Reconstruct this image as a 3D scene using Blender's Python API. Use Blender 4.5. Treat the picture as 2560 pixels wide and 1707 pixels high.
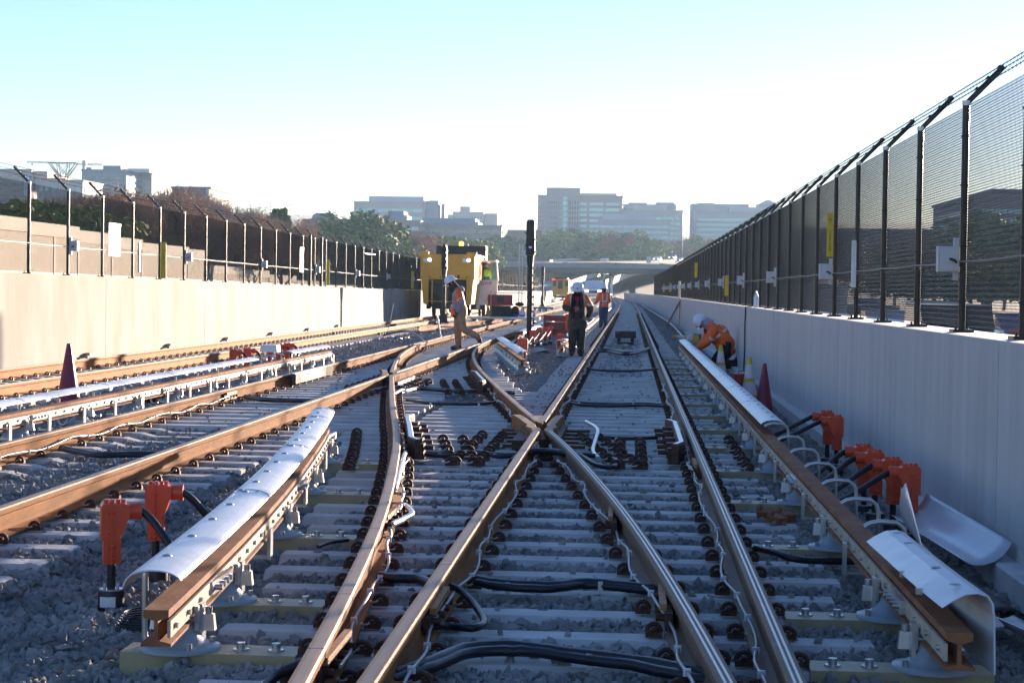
import bpy, math, random
import numpy as np
from mathutils import Vector, Matrix, Euler
R_ = math.radians
random.seed(7); rng = np.random.default_rng(7)
scene = bpy.context.scene
for o in list(bpy.data.objects): bpy.data.objects.remove(o)
col = scene.collection

# ------------------------------------------------------------------ camera
CX, CZ, FPX, PW, PH = 0.1414, 1.5494, 4640.0, 2560.0, 1707.0
YAW, PITCH, ROLL = 0.0632911, 0.0277507, 0.0144601
fw = Vector((-math.sin(YAW)*math.cos(PITCH), math.cos(YAW)*math.cos(PITCH), -math.sin(PITCH)))
r0 = Vector((math.cos(YAW), math.sin(YAW), 0)); u0 = r0.cross(fw)
rt = math.cos(ROLL)*r0 + math.sin(ROLL)*u0
up = -math.sin(ROLL)*r0 + math.cos(ROLL)*u0
cam = bpy.data.cameras.new("camera"); camo = bpy.data.objects.new("camera", cam); col.objects.link(camo)
M = Matrix((rt, up, -fw)).transposed().to_4x4(); M.translation = (CX, 0, CZ); camo.matrix_world = M
cam.sensor_width = 36; cam.lens = 36*FPX/PW; cam.clip_start = 0.1; cam.clip_end = 8000
cam.dof.use_dof = True; cam.dof.focus_distance = 14.0; cam.dof.aperture_fstop = 11.0
scene.camera = camo
# ------------------------------------------------------------------ sky, sun, exposure
SUN_AZ, SUN_EL = 21.0, 6.45          # degrees right of the track axis (+Y), above horizon
w = bpy.data.worlds.new("World"); scene.world = w; w.use_nodes = True
nt = w.node_tree; sky = nt.nodes.new('ShaderNodeTexSky'); sky.sky_type = 'NISHITA'; sky.sun_disc = False
sky.sun_elevation = R_(SUN_EL); sky.sun_rotation = R_(SUN_AZ); sky.air_density = 1.0; sky.dust_density = 0.05; sky.ozone_density = 2.6
tint = nt.nodes.new('ShaderNodeVectorMath'); tint.operation = 'MULTIPLY'; tint.inputs[1].default_value = (.90, .89, 1.14)   # camera white balance of the whole sky
nt.links.new(sky.outputs[0], tint.inputs[0]); nt.links.new(tint.outputs[0], nt.nodes['Background'].inputs[0]); nt.nodes['Background'].inputs[1].default_value = 0.068
sd = bpy.data.lights.new("sun", 'SUN'); sd.energy = 5.0; sd.angle = R_(0.53); sd.color = (1.0, 0.80, 0.62)
so = bpy.data.objects.new("sun", sd); col.objects.link(so)
sdir = Vector((math.sin(R_(SUN_AZ))*math.cos(R_(SUN_EL)), math.cos(R_(SUN_AZ))*math.cos(R_(SUN_EL)), math.sin(R_(SUN_EL))))
so.rotation_euler = sdir.to_track_quat('Z', 'Y').to_euler()
scene.view_settings.view_transform = 'Standard'; scene.view_settings.look = 'None'
scene.view_settings.exposure = 2.1; scene.view_settings.gamma = 1; scene.view_settings.use_curve_mapping = False
scene.render.engine = 'CYCLES'; scene.cycles.max_bounces = 6; scene.cycles.transparent_max_bounces = 8
scene.cycles.volume_bounces = 0; scene.cycles.use_denoising = True

# ------------------------------------------------------------------ helpers
def at(x, y, Y):
    "dpx (2352-wide) image position -> world point at depth Y"
    s = PW/2352.0
    d = rt*(x*s-PW/2) - up*(y*s-PH/2) + fw*FPX
    t = Y/d.y
    return Vector((CX+d.x*t, Y, CZ+d.z*t))
def gnd(x, y, z=0.0):
    s = PW/2352.0
    d = rt*(x*s-PW/2) - up*(y*s-PH/2) + fw*FPX
    t = (z-CZ)/d.z
    return Vector((CX+d.x*t, d.y*t, z))

_m = {}
def mat(name, c=(.5,.5,.5), rough=.7, metal=0.0, var=0.12, scale=6.0, bump=0.0, bscale=None, c2=None, mix=(.45,.65), stretch=(1,1,1), world=False, emit=None, alpha=None, spec=None, detail=4):
    if name in _m: return _m[name]
    m = bpy.data.materials.new(name); m.use_nodes = True; _m[name] = m
    n = m.node_tree; b = n.nodes['Principled BSDF']
    b.inputs['Roughness'].default_value = rough; b.inputs['Metallic'].default_value = metal
    if spec is not None: b.inputs['Specular IOR Level'].default_value = spec
    if emit: b.inputs['Emission Color'].default_value = (*emit[:3], 1); b.inputs['Emission Strength'].default_value = emit[3]
    if world: src = n.nodes.new('ShaderNodeNewGeometry').outputs['Position']
    else: src = n.nodes.new('ShaderNodeTexCoord').outputs['Object']
    mp = n.nodes.new('ShaderNodeMapping'); mp.inputs['Scale'].default_value = stretch; n.links.new(src, mp.inputs[0])
    tx = n.nodes.new('ShaderNodeTexNoise'); tx.inputs['Scale'].default_value = scale; tx.inputs['Detail'].default_value = detail
    n.links.new(mp.outputs[0], tx.inputs['Vector'])
    rp = n.nodes.new('ShaderNodeValToRGB'); n.links.new(tx.outputs['Fac'], rp.inputs[0])
    e = rp.color_ramp.elements
    if c2 is None:
        e[0].position = .3; e[1].position = .7
        e[0].color = (*[v*(1-var) for v in c], 1); e[1].color = (*[min(1, v*(1+var)) for v in c], 1)
    else:
        e[0].position, e[1].position = mix; e[0].color = (*c, 1); e[1].color = (*c2, 1)
    n.links.new(rp.outputs[0], b.inputs['Base Color'])
    if bump:
        t2 = n.nodes.new('ShaderNodeTexNoise'); t2.inputs['Scale'].default_value = bscale or scale*4; t2.inputs['Detail'].default_value = 6
        n.links.new(mp.outputs[0], t2.inputs['Vector'])
        bp = n.nodes.new('ShaderNodeBump'); bp.inputs['Strength'].default_value = bump; bp.inputs['Distance'].default_value = .02
        n.links.new(t2.outputs['Fac'], bp.inputs['Height']); n.links.new(bp.outputs[0], b.inputs['Normal'])
    return m

class MB:
    def __init__(s): s.v=[]; s.f=[]; s.m=[]; s.sm=[]
    def add(s, vs, fs, mi=0, sm=False):
        o=len(s.v); s.v += [tuple(v) for v in vs]
        s.f += [tuple(i+o for i in f) for f in fs]; s.m += [mi]*len(fs); s.sm += [sm]*len(fs)
    def box(s, c, d, mi=0, rz=0.0, rx=0.0, ry=0.0, top=None):
        x,y,z=d[0]/2,d[1]/2,d[2]/2; tx,ty=(x,y) if top is None else (top[0]/2,top[1]/2)
        P=[(-x,-y,-z),(x,-y,-z),(x,y,-z),(-x,y,-z),(-tx,-ty,z),(tx,-ty,z),(tx,ty,z),(-tx,ty,z)]
        E=Euler((rx,ry,rz)).to_matrix(); c=Vector(c)
        s.add([E@Vector(p)+c for p in P],[(3,2,1,0),(4,5,6,7),(0,1,5,4),(1,2,6,5),(2,3,7,6),(3,0,4,7)],mi)
    def tube(s, pts, r, n=6, mi=0, cap=True, sm=True):
        pts=[Vector(p) for p in pts]; N=len(pts); rs=r if isinstance(r,(list,tuple)) else [r]*N
        o=[]; ref=None
        for i,p in enumerate(pts):
            t=(pts[min(i+1,N-1)]-pts[max(i-1,0)])
            t = t.normalized() if t.length>1e-9 else Vector((0,0,1))
            if ref is None: ref = Vector((0,0,1)) if abs(t.z)<.9 else Vector((1,0,0))
            a=t.cross(ref)
            if a.length<1e-4: a=t.cross(Vector((0,1,0)) if abs(t.y)<.9 else Vector((1,0,0)))
            a.normalize(); b=a.cross(t).normalized(); ref=b
            for k in range(n):
                an=2*math.pi*k/n; o.append(p+(a*math.cos(an)+b*math.sin(an))*rs[i])
        fs=[(i*n+k,i*n+(k+1)%n,(i+1)*n+(k+1)%n,(i+1)*n+k) for i in range(N-1) for k in range(n)]
        s.add(o,fs,mi,sm)
        if cap: s.add(o[:n],[tuple(range(n))],mi); s.add(o[-n:],[tuple(range(n-1,-1,-1))],mi)
    def sweep(s, prof, pts, mi=0, closed=True, sm=False, cap=True):
        "prof: (u,w) list, u to the right of travel, w up"
        pts=[Vector(p) for p in pts]; N=len(pts); n=len(prof); o=[]
        for i,p in enumerate(pts):
            t=(pts[min(i+1,N-1)]-pts[max(i-1,0)]); t.z=0; t.normalize(); a=Vector((t.y,-t.x,0))
            for u,w_ in prof: o.append(p+a*u+Vector((0,0,w_)))
        K=n if closed else n-1
        fs=[(i*n+k,i*n+(k+1)%n,(i+1)*n+(k+1)%n,(i+1)*n+k) for i in range(N-1) for k in range(K)]
        s.add(o,fs,mi,sm)
        if cap and closed: s.add(o[:n],[tuple(range(n))],mi); s.add(o[-n:],[tuple(range(n-1,-1,-1))],mi)
    def lathe(s, pr, c=(0,0,0), n=16, mi=0, sm=True):
        c=Vector(c); o=[]
        for r,z in pr:
            for k in range(n): a=2*math.pi*k/n; o.append(c+Vector((r*math.cos(a),r*math.sin(a),z)))
        fs=[(i*n+k,i*n+(k+1)%n,(i+1)*n+(k+1)%n,(i+1)*n+k) for i in range(len(pr)-1) for k in range(n)]
        s.add(o,fs,mi,sm)
        s.add(o[:n],[tuple(range(n-1,-1,-1))],mi); s.add(o[-n:],[tuple(range(n))],mi)
    def ell(s, c, r, mi=0, nu=12, nv=8, rot=None):
        c=Vector(c); o=[]
        E = rot.to_matrix() if rot else None
        for j in range(nv+1):
            ph=math.pi*j/nv
            for k in range(nu):
                a=2*math.pi*k/nu; p=Vector((r[0]*math.sin(ph)*math.cos(a),r[1]*math.sin(ph)*math.sin(a),r[2]*math.cos(ph)))
                o.append(c+(E@p if E else p))
        s.add(o,[(j*nu+k,(j+1)*nu+k,(j+1)*nu+(k+1)%nu,j*nu+(k+1)%nu) for j in range(nv) for k in range(nu)],mi,True)
    def prism(s, poly, y0, y1, mi=0, M=None):
        "poly in XZ, extruded along Y"
        n=len(poly); P=[Vector((x,y0,z)) for x,z in poly]+[Vector((x,y1,z)) for x,z in poly]
        if M: P=[M@p for p in P]
        s.add(P,[tuple(range(n)),tuple(range(2*n-1,n-1,-1))]+[((k+1)%n,k,k+n,(k+1)%n+n) for k in range(n)],mi)
    def mesh(s, name, mats):
        me=bpy.data.meshes.new(name); me.from_pydata(s.v,[],s.f)
        for m in (mats if isinstance(mats,(list,tuple)) else [mats]): me.materials.append(m)
        me.polygons.foreach_set('material_index',s.m); me.polygons.foreach_set('use_smooth',s.sm); me.update()
        return me
    def build(s, name, mats, parent=None, loc=None, rz=None):
        return ob(name, s.mesh(name, mats), parent, loc, rz)
def ob(name, me, parent=None, loc=None, rz=None, rot=None):
    o=bpy.data.objects.new(name, me); col.objects.link(o)
    if parent: o.parent=parent
    if loc is not None: o.location=loc
    if rz is not None: o.rotation_euler=(0,0,rz)
    if rot is not None: o.rotation_euler=rot
    return o
def thing(name, label, cat, loc=(0,0,0), rz=0, group=None):
    return tag(ob(name, None, None, loc, rz), label, cat, group)
def tag(o, label=None, cat=None, group=None, kind=None):
    if label: o['label']=label
    if cat: o['category']=cat
    if group: o['group']=group
    if kind: o['kind']=kind
    return o
def struct(o): o['kind']='structure'; return o
def dup(root, loc, rz=None, label=None, scale=None, sub=True):
    r=root.copy(); col.objects.link(r); r.location=loc
    if rz is not None: r.rotation_euler=(0,0,rz)
    if scale is not None: r.scale=scale if not isinstance(scale,(int,float)) else (scale,)*3
    if label: r['label']=label
    for ch in root.children:
        c=ch.copy(); col.objects.link(c); c.parent=r
        for g in ch.children: d=g.copy(); col.objects.link(d); d.parent=c
    return r
def text_mesh(body, size, ext=.002, align='CENTER', line=1.0):
    cu=bpy.data.curves.new('t','FONT'); cu.body=body; cu.size=size; cu.extrude=ext; cu.align_x=align; cu.align_y='CENTER'; cu.space_line=line
    cu.resolution_u=2
    o=bpy.data.objects.new('t',cu); col.objects.link(o); bpy.context.view_layer.update()
    me=bpy.data.meshes.new_from_object(o.evaluated_get(bpy.context.evaluated_depsgraph_get()))
    bpy.data.objects.remove(o); return me
def interp(tab, y):
    xs=[t[0] for t in tab]; vs=[t[1] for t in tab]
    if y<=xs[0]: return vs[0]
    if y>=xs[-1]: return vs[-1]
    i=max(k for k in range(len(xs)) if xs[k]<=y); i=min(i,len(xs)-2)
    x0,x1=xs[i],xs[i+1]; t=(y-x0)/(x1-x0)
    m0=(vs[i+1]-vs[i-1])/(xs[i+1]-xs[i-1]) if i>0 else (vs[1]-vs[0])/(xs[1]-xs[0])
    m1=(vs[i+2]-vs[i])/(xs[i+2]-xs[i]) if i+2<len(xs) else (vs[i+1]-vs[i])/(x1-x0)
    h=x1-x0
    return (2*t**3-3*t*t+1)*vs[i]+(t**3-2*t*t+t)*h*m0+(-2*t**3+3*t*t)*vs[i+1]+(t**3-t*t)*h*m1

# right-of-way alignment: gentle left bend past 140 m, back right and uphill under the bridge
def cy(Y):
    if Y<140: return 0.0
    if Y<420: return -(Y-140)**2/20000
    return -3.92-.028*(Y-420)+(Y-420)**2/7984
def zy(Y):
    if Y<400: return 0.0
    if Y<500: return .00014*(Y-400)**2
    return 1.4+.028*(Y-500)
def P(X,Y,z): return (X+cy(Y), Y, z+zy(Y))
CXT=[(0,0.0),(3,-.08),(6.5,-.245),(10.75,-.56),(15,-1.0),(17.6,-1.32),(21,-1.79),(26,-2.45),(31,-3.08),(36,-3.62),(40,-3.97),(45,-4.26),(50,-4.38),(55,-4.4)]
def cx(Y): return interp(CXT,Y)
def rng_(a,b,st):
    n=max(1,int(round((b-a)/st))); return [a+(b-a)*i/n for i in range(n+1)]

# ------------------------------------------------------------------ materials
RUST=(.34,.15,.055)
m_rail=mat('rail_side',RUST,.85,0,.25,3,.25,30,world=True,stretch=(6,1,6),spec=.15)
m_rtop=mat('rail_head_tan',(.38,.215,.11),.65,.0,.12,9,world=True,stretch=(2,.5,1),bump=.05,bscale=20)
m_rworn=mat('rail_head_worn',(.40,.27,.18),.5,.15,.10,9,world=True,stretch=(2,.5,1),spec=.3)
m_brown=mat('rail_head_brown',(.20,.115,.07),.65,.0,.15,9,world=True)
m_silver=mat('rail_head_polished',(.50,.47,.45),.38,.6,.10,9,world=True)
m_clip=mat('clip_rust',(.085,.034,.02),.65,.2,.5,30,.2)
m_clipw=mat('clip_insulator',(.42,.42,.40),.5)
m_tie=mat('tie_concrete',(.56,.545,.52),.85,0,.22,2.5,.35,25,world=True)
m_ball=mat('ballast_stone',(.15,.15,.145),.85,0,c2=(.40,.385,.36),mix=(.3,.75),scale=3.0,world=True,bump=.4,bscale=40)
m_bed=mat('ballast_bed',(.13,.13,.135),.95,0,.4,18,.9,30,world=True)
m_wall=mat('wall_concrete',(.52,.505,.49),.85,0,c2=(.64,.62,.60),mix=(.3,.72),scale=1.6,world=True,stretch=(2,2.4,.25),bump=.03,bscale=8,detail=9)  # same concrete as the left wall, lightened to stand in for bounced light
m_wallb=mat('wall_concrete_stained',(.24,.205,.165),.9,0,c2=(.32,.305,.28),mix=(.3,.62),scale=1.1,world=True,stretch=(1,1,.35),bump=.2,bscale=10)  # same concrete with stains, darkened to offset the glare of direct sun
m_black=mat('black_vinyl',(.014,.012,.012),.35,0,.2)
m_galv=mat('galvanised_steel',(.52,.53,.54),.35,.75,.15,8)
m_grey=mat('insulator_grey',(.36,.40,.42),.45,0,.1)
m_cover=mat('cover_board_white',(.70,.71,.73),.35,0,.09,7,world=True)
m_cream=mat('cream_strip',(.50,.42,.31),.5,0,.2,8,world=True)
m_wire=mat('wire_black',(.015,.014,.014),.9,0,.1,spec=.05)
m_orust=mat('contact_rail_rust',(.27,.09,.035),.85,.0,c2=(.38,.17,.075),mix=(.4,.7),scale=5,world=True,bump=.2,bscale=40)
m_block=mat('fibreglass_block',(.42,.34,.19),.5,0,.12,5,world=True)
m_red=mat('terminal_orange_red',(.70,.075,.025),.35,0,.08)
m_cable=mat('cable_black',(.012,.013,.018),.4,0,.3)
m_gcable=mat('cable_grey',(.26,.27,.29),.4,0,.2,10)
m_white=mat('white_paint',(.78,.78,.80),.35,0,.04)
m_steelg=mat('guard_steel',(.5,.5,.52),.35,.7,.15,9)
m_yel=mat('yellow_sign',(.62,.45,.02),.45,0,.06)
m_dark=mat('dark_metal',(.02,.02,.022),.5,.3,.3)
m_glass=mat('dark_glass',(.03,.05,.06),.06,0,.1,spec=1.0)
# ------------------------------------------------------------------ ground
def sheet(name, fn, xs, ys, m, parent=None):
    v=[]; f=[]; nx=len(xs)
    for y in ys:
        for x in xs: v.append(fn(x,y))
    for j in range(len(ys)-1):
        for i in range(nx-1): f.append((j*nx+i,j*nx+i+1,(j+1)*nx+i+1,(j+1)*nx+i))
    me=bpy.data.meshes.new(name); me.from_pydata(v,[],f); me.materials.append(m)
    me.polygons.foreach_set('use_smooth',[True]*len(f)); return struct(ob(name,me,parent))
m_grass=mat('dry_grass_ground',(.05,.05,.03),.95,0,c2=(.09,.085,.055),scale=.05,world=True,bump=.3,bscale=1)
m_asph=mat('asphalt',(.06,.06,.062),.85,0,.2,.6,.2,20,world=True)
def tz(x,y):
    z=-.55+zy(y)
    d=max(0,abs(x)-70)
    return z + d*.02 + max(0,y-650)*.012
yy=[-60,-10,20,60,120,200,300,400,450,500,560,640,760,900,1200,1800,3000,5200]
sheet('ground',lambda x,y:(x,y,tz(x,y)-(.5 if abs(x)<30 else 0)),[-4000,-1500,-600,-300,-150,-70,-30,30,70,150,300,600,1500,4000],yy,m_grass)
def hb(X,Y):
    if X>1.3: return -.055-min(1,(X-1.3)/.95)*.28
    if X<-10.2: return -.06
    if -3.0<X<-1.8 and Y<20: return -.095
    return -.052-min(.035,max(0,(Y-12)*.0035))
xs=[-11.05,-10.6,-10.2,-9,-7.6,-6.4,-5.6,-4.4,-3.1,-2.6,-2,-1.4,0,1.3,1.6,1.9,2.25,2.7]
sheet('ballast_bed',lambda x,y:P(x,y,hb(x,y)-.012),xs,rng_(0,60,2)+rng_(66,300,12)+rng_(320,900,20),m_bed)

# crushed stone: one uncountable mass, instanced on points by geometry nodes
def zones(y0,y1,dens,size):
    A=[]
    n=int((y1-y0)*14*dens)
    Y=rng.uniform(y0,y1,n); X=rng.uniform(-11,2.5,n)
    lim=.30*Y+1.2
    k=(X>-lim-.065*Y)&(X<lim)
    X,Y=X[k],Y[k]
    z=np.array([hb(x,y) for x,y in zip(X,Y)])+rng.normal(0,.012,len(X))
    return np.stack([X,Y,z],1), size*rng.uniform(.55,1.25,len(X))
def near_tie(X,Y): return False
parts_=[zones(6,16,1150,.031),zones(16,30,700,.033),zones(30,55,330,.042),zones(55,100,90,.06)]
ex=[]
for _ in range(900):
    k=int(rng.integers(0,55)); y=6.505+.6*(k-1)+rng.uniform(-.08,.08)
    x=rng.choice([rng.uniform(-1.2,1.2),rng.uniform(-5.5,-3.3)])
    if rng.random()<.5: x=rng.uniform(.95,1.22)*rng.choice([1,-1]) if x>-2 else x
    if min(abs(x-.75),abs(x+.75),abs(x-cx(y)-.75),abs(x-cx(y)+.75),abs(x+3.65),abs(x+5.15))<.17: continue
    ex.append((x,y,.008))
parts_.append((np.array(ex),.02*rng.uniform(.5,1.3,len(ex))))
pts=np.concatenate([a for a,b in parts_]); szs=np.concatenate([b for a,b in parts_])
# extra loose stones lying on the tie tops between the rails here and there
me=bpy.data.meshes.new('ballast_stones'); me.from_pydata(pts.tolist(),[],[])
at1=me.attributes.new('sz','FLOAT','POINT'); at1.data.foreach_set('value',szs.astype('f'))
rt3=rng.uniform(0,6.28,(len(pts),3)); at2=me.attributes.new('rot','FLOAT_VECTOR','POINT'); at2.data.foreach_set('vector',rt3.astype('f').ravel())
bo=ob('ballast_stones',me); tag(bo,'grey crushed stone ballast spread between and beside all the tracks','gravel',kind='stuff')
ng=bpy.data.node_groups.new('stones','GeometryNodeTree'); ng.interface.new_socket('Geometry',in_out='INPUT',socket_type='NodeSocketGeometry'); ng.interface.new_socket('Geometry',in_out='OUTPUT',socket_type='NodeSocketGeometry')
N=ng.nodes; L=ng.links
gi=N.new('NodeGroupInput'); go=N.new('NodeGroupOutput'); jo=N.new('GeometryNodeGeometryToInstance')
iop=N.new('GeometryNodeInstanceOnPoints')
for s_ in range(6):
    ic=N.new('GeometryNodeMeshIcoSphere'); ic.inputs['Radius'].default_value=1; ic.inputs['Subdivisions'].default_value=1 if s_%2 else 2
    sp=N.new('GeometryNodeSetPosition'); nz=N.new('ShaderNodeTexNoise'); nz.inputs['Scale'].default_value=.9; nz.inputs['Detail'].default_value=1
    po=N.new('GeometryNodeInputPosition'); ad=N.new('ShaderNodeVectorMath'); ad.operation='ADD'; ad.inputs[1].default_value=(s_*7.3,s_*3.1,s_*1.7)
    L.new(po.outputs[0],ad.inputs[0]); L.new(ad.outputs[0],nz.inputs['Vector'])
    sb=N.new('ShaderNodeVectorMath'); sb.operation='SUBTRACT'; sb.inputs[1].default_value=(.5,.5,.5); L.new(nz.outputs['Color'],sb.inputs[0])
    sc=N.new('ShaderNodeVectorMath'); sc.operation='SCALE'; sc.inputs['Scale'].default_value=2.3; L.new(sb.outputs[0],sc.inputs[0])
    L.new(ic.outputs['Mesh'],sp.inputs['Geometry']); L.new(sc.outputs[0],sp.inputs['Offset'])
    tr=N.new('GeometryNodeTransform'); tr.inputs['Scale'].default_value=[(1,.75,.6),(1.1,.8,.8),(.9,.9,.55),(1.2,.7,.7),(.8,.8,.7),(1.1,1,.5)][s_]
    L.new(sp.outputs[0],tr.inputs['Geometry'])
    sm_=N.new('GeometryNodeSetMaterial'); sm_.inputs['Material'].default_value=m_ball; L.new(tr.outputs[0],sm_.inputs['Geometry'])
    L.new(sm_.outputs[0],jo.inputs['Geometry'])
L.new(jo.outputs[0],iop.inputs['Instance']); iop.inputs['Pick Instance'].default_value=True
rv=N.new('FunctionNodeRandomValue'); rv.data_type='INT'; rv.inputs['Min'].default_value=0 if False else 0
for i in rv.inputs:
    if i.name=='Min' and i.type=='INT': i.default_value=0
    if i.name=='Max' and i.type=='INT': i.default_value=5
L.new([o for o in rv.outputs if o.type=='INT'][0],iop.inputs['Instance Index'])
na=N.new('GeometryNodeInputNamedAttribute'); na.data_type='FLOAT'; na.inputs['Name'].default_value='sz'
nb=N.new('GeometryNodeInputNamedAttribute'); nb.data_type='FLOAT_VECTOR'; nb.inputs['Name'].default_value='rot'
L.new(gi.outputs[0],iop.inputs['Points']); L.new(na.outputs['Attribute'],iop.inputs['Scale']); L.new(nb.outputs['Attribute'],iop.inputs['Rotation'])
L.new(iop.outputs[0],go.inputs[0]); bo.modifiers.new('stones','NODES').node_group=ng

# ------------------------------------------------------------------ walls
def wall(name,label,x0,x1,ztop,zbot,ya,yb,step,m,off=0.0):
    t=thing(name,label,'wall'); t['kind']='thing'
    y=ya+off; n=0
    while y<yb:
        b=MB(); y1=min(y+step,yb); ys=rng_(y+.011,y1-.011,8)
        zt=ztop
        for a,c in zip(ys[:-1],ys[1:]):
            pa=[P(x0,a,zbot),P(x1,a,zbot),P(x1,a,zt(a)),P(x0,a,zt(a))]; pc=[P(x0,c,zbot),P(x1,c,zbot),P(x1,c,zt(c)),P(x0,c,zt(c))]
            b.add(pa+pc,[(0,4,5,1)[::-1],(1,5,6,2)[::-1],(2,6,7,3)[::-1],(3,7,4,0)[::-1]])
            if a==ys[0]: b.add(pa,[(0,1,2,3)])
            if c==ys[-1]: b.add(pc,[(3,2,1,0)])
        b.build('wall_panel',m,t); y+=step
    # recessed joint core just behind the faces
    b=MB(); s_=.012
    ys=rng_(ya+.02,yb-.02,10)
    for a,c in zip(ys[:-1],ys[1:]):
        pa=[P(x0+s_,a,zbot),P(x1-s_,a,zbot),P(x1-s_,a,ztop(a)-s_),P(x0+s_,a,ztop(a)-s_)]; pc=[P(x0+s_,c,zbot),P(x1-s_,c,zbot),P(x1-s_,c,ztop(c)-s_),P(x0+s_,c,ztop(c)-s_)]
        b.add(pa+pc,[(0,4,5,1)[::-1],(1,5,6,2)[::-1],(2,6,7,3)[::-1],(3,7,4,0)[::-1]])
    b.build('joint_filler',mat('joint_dark',(.16,.14,.12),.9),t)
    return t
zR=lambda y:1.255
zL=lambda y:max(1.43,1.74-(y-30)*.0045)
wr=wall('concrete_wall','low grey concrete wall in shade along the right side of the tracks',2.64,3.12,zR,-.6,3,420,4.88,m_wall)
wl=wall('concrete_wall','sunlit cream concrete wall with stains along the far left track',-11.5,-11.0,zL,-.6,20,420,9.2,m_wallb,.5)
b=MB(); b.sweep([(-.07,0),(-.07,.2),(-.05,.215),(.068,.215),(.068,0)],[P(2.57,y,-.36) for y in rng_(4,80,3)]); b.build('drain_kerb',m_wall,wr)
# bits of form tie hardware at the foot of the left wall
for y in (37.5,44.2,50.6,57,63.5,70): b=MB(); b.box((-10.93,y,.10),(.1,.32,.07)); b.box((-10.9,y-.3,.06),(.06,.06,.06)); b.build('drain_outlet',mat('outlet_pale',(.25,.23,.21),.8,0,.3,20),wl)

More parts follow.
